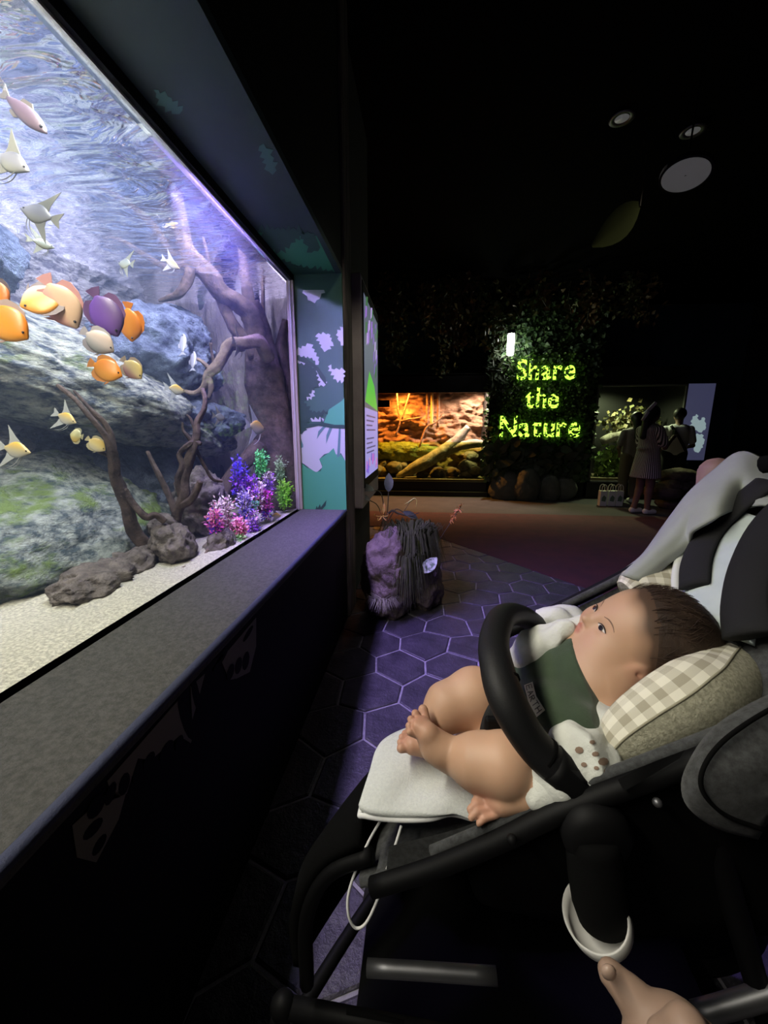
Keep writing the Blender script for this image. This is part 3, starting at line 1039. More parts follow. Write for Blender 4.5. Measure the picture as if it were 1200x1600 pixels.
PU, BL, PK, WH, MG = (0.34, 0.09, 0.75), (0.13, 0.08, 0.75), (0.85, 0.28, 0.55), (0.85, 0.68, 0.78), (0.62, 0.06, 0.48)
GR, LG, PG = (0.10, 0.55, 0.12), (0.26, 0.62, 0.05), (0.35, 0.55, 0.28)
bush('tall violet blue plant at the back of the coloured clump', 375, 712, 790, 36, -.92, [BL, PU, BL], 420, .014, 1)
bush('violet plant with pink tips left of the magenta one', 392, 735, 800, 34, -.90, [PU, PK, PU], 360, .014, 2)
bush('pink and white flowering plant in the left of the clump', 352, 770, 838, 44, -.90, [PK, WH, WH], 460, .015, 3)
bush('blue violet plant with pink at the lower left corner of the clump', 338, 796, 842, 28, -.885, [BL, MG, PK], 320, .013, 4)
bush('lavender spiky plant in the middle of the clump', 384, 765, 815, 22, -.875, [BL, (0.45, 0.36, 0.8), (0.6, 0.5, 0.85)], 300, .013, 5)
bush('pale pink plant between the lavender and magenta plants', 406, 750, 800, 26, -.875, [PK, WH, WH], 320, .014, 6)
bush('magenta plant with deep blue foot near the right', 416, 762, 816, 26, -.85, [BL, MG, MG], 360, .014, 7)
bush('purple plant with pale tips beneath the green ones', 420, 733, 775, 24, -.87, [PU, PU, WH], 260, .012, 8)
bush('coral pink plant low in the front of the clump', 374, 806, 842, 34, -.855, [(0.7, 0.13, 0.35), PK], 300, .015, 9)
bush('violet plant hanging low at the glass in front', 399, 798, 845, 24, -.835, [BL, PU, (0.6, 0.3, 0.75)], 340, .012, 10)
bush('emerald green feathery plant at the top of the clump', 409, 704, 750, 26, -.90, [GR, GR, (0.15, 0.7, 0.2)], 380, .013, 11)
bush('pale green feathery plant next to the trunk', 438, 713, 755, 18, -.88, [PG, PG], 260, .012, 12)
bush('round bright lime green plant near the glass end', 445, 752, 796, 32, -.84, [LG, (0.3, 0.75, 0.07), LG], 620, .014, 13)
bush('small green plant at the foot of the clump', 371, 832, 858, 20, -.845, [GR, PG], 200, .011, 14)
bush('small mint green plant half hidden in the clump', 396, 782, 800, 12, -.855, [(0.2, 0.55, 0.35)], 90, .012, 15)


# ---------------------------------------------------------------- fish
def fish(kind, label, u, v, x, spx, ang, cols, yaw=0.0, flip=1, group=None):
    """fish built around its own axes: a forward, b up, c sideways"""
    c0 = PX(u, v, x)
    d = (c0 - CAMPOS).dot(CF)
    S = spx * d / FPX
    ca, sa = math.cos(math.radians(ang)), math.sin(math.radians(ang))
    a = CR * ca + CU * sa
    n = CF
    a = (a * math.cos(math.radians(yaw)) + n * math.sin(math.radians(yaw))).normalized()
    b = (CU * ca - CR * sa) * flip
    b = (b - a * b.dot(a)).normalized()
    c = a.cross(b)
    top, mid, bot, fin = cols
    t = thing(kind + '_fish', label, 'fish', c0, group)
    mname = 'fish_' + '_'.join('%.2f' % q for q in top + mid + bot)
    mb = M(mname, mid, .35, attr='Col', spec=.6)
    mf = M('fin_' + '_'.join('%.2f' % q for q in fin), fin, .4, spec=.5)

    def W(p, q, r):
        return c0 + a * (p * S) + b * (q * S) + c * (r * S)
    if kind == 'discus':
        prof = [(-.42, .05, .015), (-.38, .10, .03), (-.30, .24, .045), (-.15, .34, .06), (.02, .38, .07), (.18, .35, .075), (.32, .25, .07), (.42, .13, .055), (.49, .04, .02), (.50, .01, .005)]
    elif kind == 'angel':
        prof = [(-.42, .05, .015), (-.34, .10, .03), (-.2, .22, .045), (-.02, .28, .055), (.15, .24, .06), (.3, .15, .055), (.42, .07, .035), (.49, .02, .012), (.50, .005, .004)]
    else:
        prof = [(-.42, .03, .012), (-.3, .075, .03), (-.1, .13, .045), (.12, .14, .05), (.3, .105, .045), (.43, .05, .03), (.5, .008, .006)]
    prof = cr([list(q) for q in prof], 2)
    seg = 14
    V, Fc, Cc = [], [], []
    for p, h, w_ in prof:
        for k in range(seg):
            th = 2 * math.pi * k / seg
            V.append(W(p, math.sin(th) * h, math.cos(th) * w_))
            s_ = math.sin(th) * h / .38
            s_ = max(-1, min(1, s_ * 1.3))
            ex = 2.5 if (s_ > 0 and sum(top) < .1) else .8
            cc = [mid[i] + ((top[i] if s_ > 0 else bot[i]) - mid[i]) * abs(s_) ** ex for i in range(3)]
            Cc.append(cc)
    m_ = len(prof)
    for i in range(m_ - 1):
        for k in range(seg):
            k2 = (k + 1) % seg
            Fc.append([i * seg + k, i * seg + k2, (i + 1) * seg + k2, (i + 1) * seg + k])
    Fc += [list(range(seg))[::-1], [(m_ - 1) * seg + k for k in range(seg)]]
    obj('body', (V, Fc), mb, t, smooth=True, col=np.array(Cc))

    def fin_(name, pts):
        obj(name, plate([W(p, q, -.006) for p, q in pts], c, .012 * S), mf, t)
    if kind == 'discus':
        fin_('dorsal_fin', [(.26, .29), (.12, .42), (-.1, .46), (-.3, .42), (-.4, .3), (-.36, .08), (-.2, .28), (.05, .36)])
        fin_('anal_fin', [(.16, -.33), (.05, -.42), (-.15, -.46), (-.32, -.4), (-.4, -.28), (-.36, -.08), (-.2, -.28), (.02, -.36)])
        fin_('tail_fin', [(-.4, .07), (-.5, .13), (-.58, .17), (-.6, 0), (-.58, -.17), (-.5, -.13), (-.4, -.07)])
        fin_('pelvic_fin', [(.22, -.31), (.16, -.42), (.08, -.5), (.13, -.36)])
    elif kind == 'angel':
        fin_('dorsal_fin', [(.12, .24), (-.1, .42), (-.3, .62), (-.46, .78), (-.36, .5), (-.3, .3), (-.3, .12), (-.1, .25)])
        fin_('anal_fin', [(.02, -.25), (-.14, -.4), (-.34, -.6), (-.5, -.74), (-.4, -.48), (-.32, -.3), (-.3, -.12), (-.1, -.24)])
        fin_('tail_fin', [(-.4, .05), (-.55, .15), (-.72, .24), (-.64, 0), (-.72, -.22), (-.55, -.14), (-.4, -.05)])
        obj('pelvic_fin', tube([W(.18, -.2, .02), W(.1, -.42, .03), (W(-.05, -.58, .03)), W(-.28, -.72, .03)], [.012 * S, .012 * S, .009 * S, .004 * S], 5, 4), mf, t)
        obj('pelvic_fin', tube([W(.2, -.19, -.02), W(.16, -.40, -.03), (W(.04, -.56, -.03)), W(-.15, -.70, -.03)], [.012 * S, .012 * S, .009 * S, .004 * S], 5, 4), mf, t)
    else:
        fin_('dorsal_fin', [(.1, .10), (-.02, .2), (-.2, .17), (-.22, .07)])
        fin_('tail_fin', [(-.4, .03), (-.55, .12), (-.6, .15), (-.53, 0), (-.6, -.15), (-.55, -.12), (-.4, -.03)])
        fin_('anal_fin', [(.0, -.10), (-.12, -.18), (-.24, -.15), (-.24, -.06)])
    for sd in (-1, 1):
        px_, pz_, wy = {'discus': (.38, .06, .062), 'angel': (.36, .03, .045)}.get(kind, (.38, .015, .036))
        e = W(px_, pz_, sd * wy)
        g = lathe([(0, -.3), (.8, -.2), (1, 0), (.8, .35), (0, .5)], (0, 0, 0), c * sd, 10)
        obj('eye', ([e + q * (.03 * S) for q in g[0]], g[1]), M('fish_eye', (0.01, 0.008, 0.008), .15), t, smooth=True)
    return t


O1, O2, O3 = (0.70, 0.20, 0.010), (0.75, 0.26, 0.015), (0.70, 0.30, 0.04)
CRM, PNK, YEL, WHT = (0.70, 0.48, 0.32), (0.60, 0.24, 0.24), (0.55, 0.38, 0.08), (0.40, 0.42, 0.40)
PRP, VIO = (0.10, 0.05, 0.16), (0.14, 0.06, 0.28)
GD, GA = 'discus fish in the big aquarium', 'angelfish in the big aquarium'
GY = (0.26, 0.27, 0.32)
fish('discus', 'orange discus with dark fins behind the cream one', 66, 468, -1.02, 64, -150, (O3, O3, CRM, (0.16, 0.12, 0.12)), -15, group=GD)
fish('discus', 'large cream discus with pink and red mottled belly', 97, 476, -.98, 72, -68, (CRM, CRM, PNK, (0.6, 0.3, 0.28)), 25, group=GD)
fish('discus', 'dark purple discus at the centre of the shoal', 166, 492, -.98, 66, -70, (PRP, VIO, (0.16, 0.06, 0.36), (0.12, 0.05, 0.14)), 20, group=GD)
fish('discus', 'plain orange discus half behind the purple one', 203, 506, -1.03, 52, -100, (O1, O2, O1, O1), 25, group=GD)
fish('discus', 'whitish cream discus under the purple one', 155, 534, -1.0, 46, -35, ((0.62, 0.46, 0.36), (0.66, 0.56, 0.48), WHT, (0.42, 0.38, 0.37)), 20, group=GD)
fish('discus', 'bright orange discus swimming right below the shoal', 167, 578, -.98, 46, -22, (O1, O2, O3, (0.6, 0.22, 0.03)), 12, group=GD)
fish('discus', 'small yellow and pink discus right of the bright orange one', 207, 577, -.98, 36, -50, ((0.7, 0.5, 0.15), (0.8, 0.62, 0.3), (0.7, 0.35, 0.33), (0.6, 0.45, 0.3)), 15, group=GD)
fish('discus', 'big orange discus cut by the left picture edge, facing right', 12, 505, -.94, 70, -40, (O1, O2, O3, (0.35, 0.25, 0.22)), 10, group=GD)
fish('discus', 'dark orange discus at the left edge above the big one', -4, 458, -1.0, 46, -60, ((0.5, 0.14, 0.02), O1, O1, (0.1, 0.07, 0.07)), 10, group=GD)
fish('discus', 'pale yellow discus below the small angelfish', 119, 681, -1.05, 28, 170, (YEL, (0.6, 0.55, 0.25), (0.55, 0.52, 0.3), (0.45, 0.42, 0.25)), 20, group=GD)
fish('discus', 'yellow discus half behind the leaning branch', 151, 695, -1.12, 28, -40, (YEL, (0.62, 0.5, 0.2), (0.5, 0.45, 0.3), (0.4, 0.36, 0.2)), 20, group=GD)
AY = ((0.62, 0.38, 0.03), (0.42, 0.36, 0.20), (0.34, 0.36, 0.37), (0.32, 0.34, 0.34))
AW = ((0.12, 0.125, 0.13), (0.20, 0.21, 0.18), (0.21, 0.20, 0.12), (0.16, 0.16, 0.13))
AD = ((0.012, 0.01, 0.015), (0.075, 0.045, 0.06), (0.10, 0.07, 0.06), (0.08, 0.065, 0.05))
AS = ((0.015, 0.015, 0.04), (0.15, 0.15, 0.17), (0.18, 0.18, 0.13), (0.13, 0.13, 0.11))
fish('angel', 'yellow backed angelfish with long trailing fins at the lower left', 26, 703, -.94, 46, -12, AY, 0, group=GA)
fish('angel', 'smaller yellow and white angelfish above two pale discus', 104, 654, -1.02, 34, -25, AY, 0, group=GA)
fish('tetra', 'brown violet fish with a dark back in the upper left', 40, 178, -1.0, 92, -42, AD, 0, group=GA)
fish('angel', 'silver angelfish with a black back line at the left edge', 20, 254, -.98, 60, -28, AS, 0, group=GA)
fish('angel', 'silver angelfish with grey saddle facing left', 58, 334, -1.02, 56, 162, AS, 0, -1, group=GA)
fish('angel', 'small pale angelfish seen end on above the slab', 67, 381, -1.05, 30, 10, AW, 55, group=GA)
fish('angel', 'pale angelfish hovering below the thin branches', 195, 412, -1.12, 30, 165, AW, 20, -1, group=GA)
fish('angel', 'tiny yellow fish beside the fork of the branches', 269, 413, -1.15, 24, -10, AY, 55, group=GA)
fish('tetra', 'slender silver fish hanging upright, upper of the pair', 286, 537, -1.12, 40, 98, (GY, GY, WHT, GY), 20, group='slender fish in the big aquarium')
fish('tetra', 'slender silver fish hanging upright, lower of the pair', 302, 563, -1.12, 36, 96, (GY, GY, WHT, GY), 20, group='slender fish in the big aquarium')
fish('angel', 'yellow headed angelfish under the tip of the pale root', 276, 609, -1.1, 30, 5, AY, 62, group=GA)
fish('angel', 'thin white angelfish seen head on beside the trunk', 375, 540, -1.0, 34, 0, AW, 80, group=GA)
fish('angel', 'small white angelfish in dark water left of the trunk', 344, 652, -1.05, 22, 0, AW, 65, group=GA)
fish('angel', 'yellow topped angelfish in front of the dark trunk', 402, 668, -.95, 40, 0, AY, 70, group=GA)
fish('angel', 'small yellow and white angelfish low by the lime plant', 432, 806, -.815, 18, 0, AY, 50, group=GA)

# ================================================================ the stroller
YN, YF, YC = 0.40, 0.80, 0.60
m_hgrey = M('heather_fabric', (0.060, 0.062, 0.064), 0.95, (0.028, 0.029, 0.03), 120, detail=3, bump=0.4, bscale=350, bdist=0.003, sheen=0.1)
m_blackf = M('black_fabric', (0.0028, 0.0028, 0.003), 0.95, spec=0.08, bump=0.3, bscale=400, bdist=0.002)
m_leather = M('black_leatherette', (0.008, 0.008, 0.009), 0.55, bump=0.25, bscale=260, bdist=0.002, spec=0.25)
m_plast = M('black_plastic', (0.0035, 0.0035, 0.004), 0.6, spec=0.14)
m_alum = M('brushed_aluminium', (0.16, 0.16, 0.17), 0.45, metal=0.8)
m_rubber = M('wheel_rubber', (0.012, 0.012, 0.012), 0.8)
m_web = M('harness_webbing', (0.007, 0.007, 0.008), 0.85, bump=0.4, bscale=300, bdist=0.002)
m_white = M('white_mesh_fabric', (0.70, 0.72, 0.70), 0.9, (0.64, 0.66, 0.65), 260, detail=1, bump=0.6, bscale=330, bdist=0.003)
m_wcord = M('white_cord', (0.75, 0.75, 0.75), 0.7)
st = thing('stroller', 'black and grey baby stroller with bumper bar and reclined seat', 'stroller', (.25, .60, 0))
RAIL = [(-.055, .682), (.02, .722), (.10, .775), (.17, .828), (.29, .900), (.40, .97), (.52, 1.06), (.62, 1.14)]
SEATP = [(-.075, .665), (.02, .70), (.10, .715), (.17, .73), (.24, .775), (.33, .85), (.44, .96), (.56, 1.09), (.64, 1.19)]


def seatz(x):
    return float(np.interp(x, [p[0] for p in SEATP], [p[1] for p in SEATP]))


def railz(x):
    return float(np.interp(x, [p[0] for p in RAIL], [p[1] for p in RAIL]))


rows = []
for y, k in ((YN + .012, 1.0), (YN + .028, .55), (YN + .06, .12), (YN + .12, .0), (YC, -.02), (YF - .12, .0), (YF - .06, .12), (YF - .028, .55), (YF - .012, 1.0)):
    rows.append([(x, y, z + (max(.012, railz(x) - z - .012)) * k) for x, z in SEATP])


def skew(p):
    """the far front corner of the seat is set back"""
    p = Vector(p)
    s_ = min(1.0, max(0.0, (.24 - p.x) / .3))
    return Vector((p.x + max(0.0, p.y - .46) * .66 * s_, p.y, p.z))


g = grid(rows, 3)
g = ([skew(p) for p in g[0]], g[1])
so_ = obj('seat', g, m_hgrey, st, smooth=True, label='grey heather seat shell')
solid(so_, .012, -1)
for y, nm in ((YN, 'side_rail'), (YF, 'side_rail')):
    RL = RAIL if y < .6 else [(.17, .828)] + RAIL[4:]
    obj(nm, tube([(x, y, z) for x, z in RL], [.012] * len(RL), 12, 4), m_plast, st, smooth=True)
    obj('rail_trim', tube([(x, y + (.014 if y < .6 else -.014), z + .009) for x, z in RL[1:]], [.007] * (len(RL) - 1), 8, 4), m_hgrey, st, smooth=True)
# seat side flap hanging inside the near rail, legs rest and front flap
obj('side_flap', solid_geo := grid([[(-.04, YN + .018, .675), (.0, YN + .018, .70), (.06, YN + .018, .735), (.12, YN + .018, .775)],
                                    [(-.035, YN + .02, .725), (.0, YN + .02, .74), (.06, YN + .022, .765), (.12, YN + .026, .80)]], 4), m_hgrey, st, smooth=True)
lr = grid([[(-.07, YN + .03, .70), (-.09, YC, .705), (-.07, YF - .03, .70)], [(-.125, YN + .03, .655), (-.15, YC, .66), (-.125, YF - .03, .655)],
           [(-.16, YN + .03, .57), (-.185, YC, .57), (-.16, YF - .03, .57)], [(-.165, YN + .04, .45), (-.185, YC, .45), (-.165, YF - .04, .45)]], 5)
lr = ([skew(p) for p in lr[0]], lr[1])
solid(obj('leg_rest', lr, m_blackf, st, smooth=True), .02, 1)
for y in (YN + .03, YF - .03):
    obj('leg_rest_rail', tube([skew(q) for q in ((-.06, y, .695), (-.12, y, .655), (-.155, y, .57), (-.16, y, .44))], .011, 10, 5), m_plast, st, smooth=True)
# black basket below
bk = grid([[(-.10, YN + .03, .40), (.2, YN + .03, .36), (.55, YN + .03, .36)], [(-.10, YN + .04, .27), (.2, YN + .05, .20), (.55, YN + .04, .24)],
           [(-.10, YC, .24), (.2, YC, .16), (.55, YC, .20)], [(-.10, YF - .04, .27), (.2, YF - .05, .20), (.55, YF - .04, .24)], [(-.10, YF - .03, .40), (.2, YF - .03, .36), (.55, YF - .03, .36)]], 4)
solid(obj('basket', bk, m_blackf, st, smooth=True, label='black fabric basket under the seat'), .006)
# side skirt between rail and basket: the dark fabric body of the seat unit
sk = grid([[(x, YN + .006, railz(x) - .014) for x in (.06, .2, .35, .5, .62)], [(x, YN + .018, railz(x) - .10 - .03 * i) for i, x in enumerate((.08, .2, .35, .5, .62))],
           [(x, YN + .05, railz(x) - .19 - .08 * i) for i, x in enumerate((.12, .22, .35, .5, .62))]], 4)
solid(obj('side_skirt', sk, m_blackf, st, smooth=True), .006)
# chassis: two lower bars, two long legs, handle, wheels
for y, s in ((YN + .03, 1), (YF - .03, -1)):
    fo = 0.0 if s == 1 else .20
    a, b = Vector((-.20 + fo, y, .385)), Vector((.68, y, .33))
    obj('chassis_bar', tube([a, (a + b) / 2, b], [.014] * 3, 12, 3), m_plast, st, smooth=True)
    if s == 1:
        obj('bar_sleeve', tube([PY(574, 1512, y - .004), PY(675, 1518, y - .004), PY(776, 1525, y - .004)], [.0105] * 3, 12, 3), m_alum, st, smooth=True, label='brushed metal length of the lower bar')
        obj('bar_sleeve', tube([PY(1088, 1585, y - .012), PY(1150, 1568, y - .012), PY(1260, 1535, y - .012)], [.013] * 3, 12, 3), m_alum, st, smooth=True)
    obj('front_leg', tube([(-.20 + fo, y, .385), (-.225 + fo, y, .25), (-.235 + fo, y, .12)], [.016, .016, .018], 12, 4), m_plast, st, smooth=True)
    obj('corner_joint', blob((-.20 + fo, y, .385), (.020, .018, .022), .02, 4, 3, 3), m_plast, st, smooth=True)
    obj('upright', tube([(.52, y, .36), (.42, y, .62), (.33, y, .85)], [.014, .014, .016], 12, 4), m_plast, st, smooth=True)
    obj('handle_tube', tube([(.33, y, .84), (.55, y, .92), (.78, y, .985), (.86, y, .99)], .013, 12, 5), m_plast, st, smooth=True)
    for cx, r in ((-.235 + fo, .095), (.66, .13)):
        w_ = obj('wheel', lathe([(r * .55, -.012), (r * .86, -.017), (r, -.012), (r, .012), (r * .86, .017), (r * .55, .012)], (cx, y, r + .004), (0, 1, 0), 32), m_rubber, st, smooth=True)
        obj('hub', lathe([(0, -.02), (r * .3, -.019), (r * .55, -.012), (r * .55, .012), (r * .3, .019), (0, .02)], (cx, y, r + .004), (0, 1, 0), 24), m_plast, w_, smooth=True)
    obj('rear_leg', tube([(.52, y, .36), (.60, y, .25), (.66, y, .134)], [.014, .015, .016], 12, 4), m_plast, st, smooth=True)
obj('handle_grip', tube([(.86, YN - .0, .99), (.875, YN + .04, .992), (.875, YC, .992), (.875, YF - .04, .992), (.86, YF, .99)], .017, 12, 5), m_leather, st, smooth=True)
obj('cross_bar', tube([(-.21, YN + .03, .30), (-.115, YC, .30), (-.01, YF - .03, .30)], .012, 10, 3), m_plast, st, smooth=True)
# bumper bar
BB = [P(900, 1224, .475), P(836, 1166, .485), P(793, 1095, .50), P(776, 1040, .535), P(772, 1000, .59), P(786, 964, .665), P(815, 962, .74), P(848, 985, .80), P(868, 1008, .83)]
br = [.0225, .0230, .0240, .0225, .022, .022, .022, .022, .021]
obj('bumper_bar', tube(BB, br, 18, 7, flat=.88, updir=(0, -.2, 1)), m_leather, st, smooth=True, label='black leatherette bumper bar')
for k, (i, f) in enumerate(((2, .55), (0, .75))):
    c = BB[i].lerp(BB[i + 1], f)
    d = (BB[i + 1] - BB[i]).normalized()
    obj('bumper_seam', tube([c - d * .002, c, c + d * .002], [br[i] * 1.025] * 3, 18, 2, flat=.89, updir=(0, -.2, 1)), m_blackf, st, smooth=True)
obj('bumper_socket', tube([P(908, 1231, .474), P(890, 1216, .476), P(862, 1190, .48)], [.0235, .0245, .0242], 14, 3, flat=.8, updir=(0, -.2, 1)), m_plast, st, smooth=True)
# crotch strap and buckle
obj('crotch_strap', tube([P(765, 1165, .555), P(772, 1130, .555), P(785, 1105, .56), P(800, 1090, .57)], [.017] * 4, 8, 4, flat=.25, updir=(0, -1, .4)), m_web, st, smooth=True)
obj('buckle', obox(P(773, 1140, .545), CR, CU, CF, .014, .018, .006, .004), m_plast, st)
obj('buckle_tab', obox(P(819, 1000, .73), CR, CU, CF, .008, .010, .004, .003), M('red_button', (0.75, 0.06, 0.03), .4), st, label='red button tab')
# canopy side panel, close to the viewer on the right
cs = grid([[P(1215, 1078, .43), P(1160, 1105, .425), P(1110, 1140, .42), P(1078, 1185, .415), P(1064, 1225, .415), P(1075, 1262, .41), P(1120, 1295, .41), P(1185, 1312, .41)],
           [P(1225, 1100, .41), P(1175, 1128, .405), P(1130, 1162, .40), P(1105, 1195, .395), P(1098, 1225, .395), P(1110, 1250, .395), P(1140, 1275, .395), P(1195, 1295, .395)],
           [P(1260, 1150, .40), P(1220, 1170, .39), P(1180, 1195, .385), P(1160, 1210, .385), P(1155, 1228, .385), P(1165, 1240, .385), P(1185, 1252, .385), P(1215, 1265, .39)],
           [P(1290, 1200, .395), P(1265, 1205, .39), P(1240, 1212, .385), P(1225, 1220, .385), P(1222, 1228, .385), P(1225, 1235, .385), P(1235, 1240, .385), P(1260, 1245, .39)]], 4)
solid(obj('canopy_side', cs, m_hgrey, st, smooth=True, label='rounded grey folded canopy side'), .02, -1)
obj('canopy_piping', tube([P(1222, 1098, .405), P(1172, 1127, .4), P(1128, 1160, .396), P(1102, 1194, .391), P(1095, 1225, .391), P(1108, 1252, .391), P(1140, 1277, .391), P(1195, 1297, .391)], .0022, 6, 5), m_blackf, st, smooth=True)
obj('rivet', blob(P(1027, 1254, .43), (.005, .005, .005), .02, 5, 2, 1), m_alum, st, smooth=True)
obj('rivet', blob(P(800, 1312, .45), (.006, .006, .006), .02, 5, 2, 2), m_plast, st, smooth=True)
# bracket under the rail
obj('hinge_bracket', grid([[P(1070, 1172, .428), P(1010, 1195, .43), P(965, 1218, .435)], [P(1062, 1185, .426), P(1000, 1222, .428), P(975, 1236, .43)]], 4), m_plast, st, smooth=True)
obj('hub', lathe([(.0, -.02), (.03, -.018), (.038, -.008), (.038, .01), (.03, .018), (0, .02)], P(930, 1300, .45), (0, 1, 0), 24), m_plast, st, smooth=True)
# hanging black cup with a white lower band
cup = thing('cup_holder', 'black cup holder with a white rounded band on the stroller side', 'cup holder', P(938, 1455, .44))
ca = (P(925, 1300, .44) - P(945, 1462, .44)).normalized()
c0 = P(943, 1452, .45)
obj('body', lathe([(.012, .004), (.026, .012), (.030, .03), (.031, .06), (.029, .10), (.027, .112), (.02, .114)], c0, ca, 28), m_blackf, cup, smooth=True)
bax = (ca - CR * .42 - CF * .35).normalized()
obj('white_band', lathe([(.004, -.004), (.020, -.003), (.030, .006), (.0345, .018), (.0345, .034), (.0325, .035), (.032, .02), (.018, .004), (.004, .002)], c0, bax, 40), M('white_band', (0.5, 0.49, 0.47), .6), cup, smooth=True)
# harness pads and insert on the backrest
back_n = Vector((-.72, 0, .69))


def sb(u, v, lift=0.0):
    """point on the sloping backrest"""
    r = ray(u, v)
    p0 = Vector((.44, YC, .975))
    t_ = (p0 - CAMPOS).dot(back_n) / r.dot(back_n)
    return CAMPOS + r * t_ + back_n * lift


ins = grid([[sb(1065, 960, .004), sb(1066, 900, .004), sb(1080, 850, .004), sb(1105, 815, .004), sb(1150, 797, .004)],
            [sb(1110, 985, .010), sb(1110, 915, .012), sb(1125, 870, .012), sb(1150, 835, .012), sb(1185, 815, .010)],
            [sb(1180, 1010, .006), sb(1190, 940, .008), sb(1200, 890, .008), sb(1215, 850, .008), sb(1240, 830, .006)]], 5)
solid(obj('backrest_insert', ins, M('pale_insert', (0.50, 0.56, 0.56), .9, (0.42, 0.48, 0.5), 12), st, smooth=True, label='pale blue grey backrest insert'), .012, 0)
obj('insert_edge', tube([sb(1064, 945, .012), sb(1064, 900, .012), sb(1078, 850, .012), sb(1104, 814, .012), sb(1152, 795, .012)], [.007] * 5, 8, 5), M('cream_edge', (0.6, 0.62, 0.56), .9), st, smooth=True)
obj('harness_pad', tube([sb(1098, 930, .022), sb(1102, 890, .024), sb(1120, 850, .024), sb(1155, 815, .026), (sb(1215, 770, .028))], [.024, .026, .026, .026, .026], 12, 5, flat=.3, updir=back_n), m_web, st, smooth=True)
obj('harness_pad', tube([sb(1185, 1010, .022), sb(1180, 960, .024), sb(1190, 900, .026), sb(1215, 840, .026), sb(1260, 790, .026)], [.03, .03, .03, .028, .026], 12, 5, flat=.3, updir=back_n), m_web, st, smooth=True)
obj('backrest_top', tube([(.60, YN + .03, 1.2), (.655, YC, 1.24), (.60, YF - .03, 1.2)], .016, 10, 5), m_blackf, st, smooth=True)

# ---------------------------------------------------------------- grey-green blanket over the far side of the seat
bl = grid([[P(962, 905, .84), P(1000, 868, .83), P(1040, 822, .83), P(1075, 772, .83), P(1112, 735, .83), P(1155, 706, .81), P(1200, 724, .77), P(1260, 745, .72)],
           [P(972, 900, .765), P(1012, 866, .755), P(1050, 828, .75), P(1086, 783, .745), P(1125, 750, .75), P(1160, 736, .735), P(1195, 752, .71), P(1255, 775, .67)],
           [P(988, 905, .745), P(1030, 878, .735), P(1066, 844, .73), P(1085, 805, .72), P(1120, 780, .69), P(1158, 772, .72), P(1180, 775, .685), P(1250, 790, .64)],
           [P(1008, 912, .74), P(1042, 888, .735), P(1076, 852, .725), P(1082, 830, .70), P(1118, 806, .67), P(1152, 800, .70), P(1190, 792, .665), P(1250, 797, .63)]], 6)
V_, F_ = bl
V_ = [p + Vector((0, 0, 1)) * (.006 * noise.noise(p * 16)) + Vector((-.6, 0, .5)) * (.010 * noise.noise(p * 9 + Vector((5, 0, 0)))) for p in V_]
bo = obj('blanket', (V_, F_), M('blanket_jersey', (0.30, 0.32, 0.29), .95, (0.27, 0.29, 0.265), 9, bump=0.15, bscale=400, bdist=0.002, sheen=0.15), smooth=True, label='grey green jersey blanket draped over the stroller backrest', cat='blanket')
solid(bo, .006, 0)
# ---------------------------------------------------------------- white mat with elastic loop
mt = thing('seat_mat', 'white mesh cooling mat on the stroller seat under the feet', 'mat', (.03, .55, .73))


def mz(u, v, z):
    return PZ(u, v, z)


mg = grid([[mz(563, 1268, .742), mz(580, 1215, .748), mz(590, 1180, .750), mz(608, 1160, .750), mz(650, 1142, .748), mz(720, 1122, .744)],
           [mz(580, 1276, .744), mz(605, 1235, .752), mz(625, 1205, .756), mz(645, 1185, .756), mz(685, 1168, .753), mz(752, 1148, .745)],
           [mz(618, 1281, .745), mz(645, 1240, .748), mz(672, 1222, .748), mz(695, 1215, .748), mz(722, 1205, .747), mz(775, 1185, .742)],
           [mz(670, 1280, .750), mz(685, 1256, .757), mz(705, 1245, .757), mz(718, 1242, .755), mz(745, 1232, .750), mz(790, 1215, .742)],
           [mz(705, 1272, .752), mz(716, 1262, .756), mz(728, 1256, .756), mz(738, 1254, .755), mz(760, 1248, .750), mz(800, 1235, .742)],
           [mz(740, 1280, .748), mz(745, 1275, .751), mz(752, 1272, .752), mz(760, 1270, .752), mz(775, 1265, .748), mz(810, 1255, .742)]], 6)
solid(obj('cushion', mg, m_white, mt, smooth=True), .012, -1)
obj('piping', tube([mz(720, 1122, .744), mz(650, 1142, .748), mz(608, 1160, .750), mz(590, 1180, .750), mz(580, 1215, .748), mz(563, 1268, .742), mz(570, 1275, .743), mz(618, 1281, .745), mz(670, 1280, .750), mz(705, 1272, .752), mz(740, 1280, .748)], .0035, 8, 5), m_wcord, mt, smooth=True)
obj('seam', tube([mz(590, 1262, .748), mz(645, 1242, .750), mz(690, 1226, .751), mz(700, 1226, .752)], .0012, 5, 5), M('seam_grey', (0.5, 0.52, 0.52), .9), mt)
obj('seam', tube([mz(700, 1227, .754), mz(715, 1245, .757), mz(727, 1266, .757)], .0018, 5, 4), m_wcord, mt)
for q in ([(638, 1183), (644, 1180), (645, 1187), (639, 1189), (638, 1184)], [(640, 1194), (635, 1196), (636, 1201), (642, 1200), (643, 1195)]):
    obj('printed_mark', tube([mz(a, b, .7585) for a, b in q], .0007, 5, 3), M('mint_print', (0.2, 0.55, 0.5), .8), mt, label='mint green printed mark')
obj('elastic_loop', tube([P(594, 1283, .545), P(576, 1315, .545), P(556, 1360, .54), P(544, 1400, .535), P(545, 1432, .53), P(556, 1450, .53), P(572, 1442, .53), P(590, 1405, .53), P(604, 1360, .53), P(618, 1320, .53), P(627, 1290, .535)], .0019, 8, 6), m_wcord, mt, smooth=True, label='white elastic cord loop')

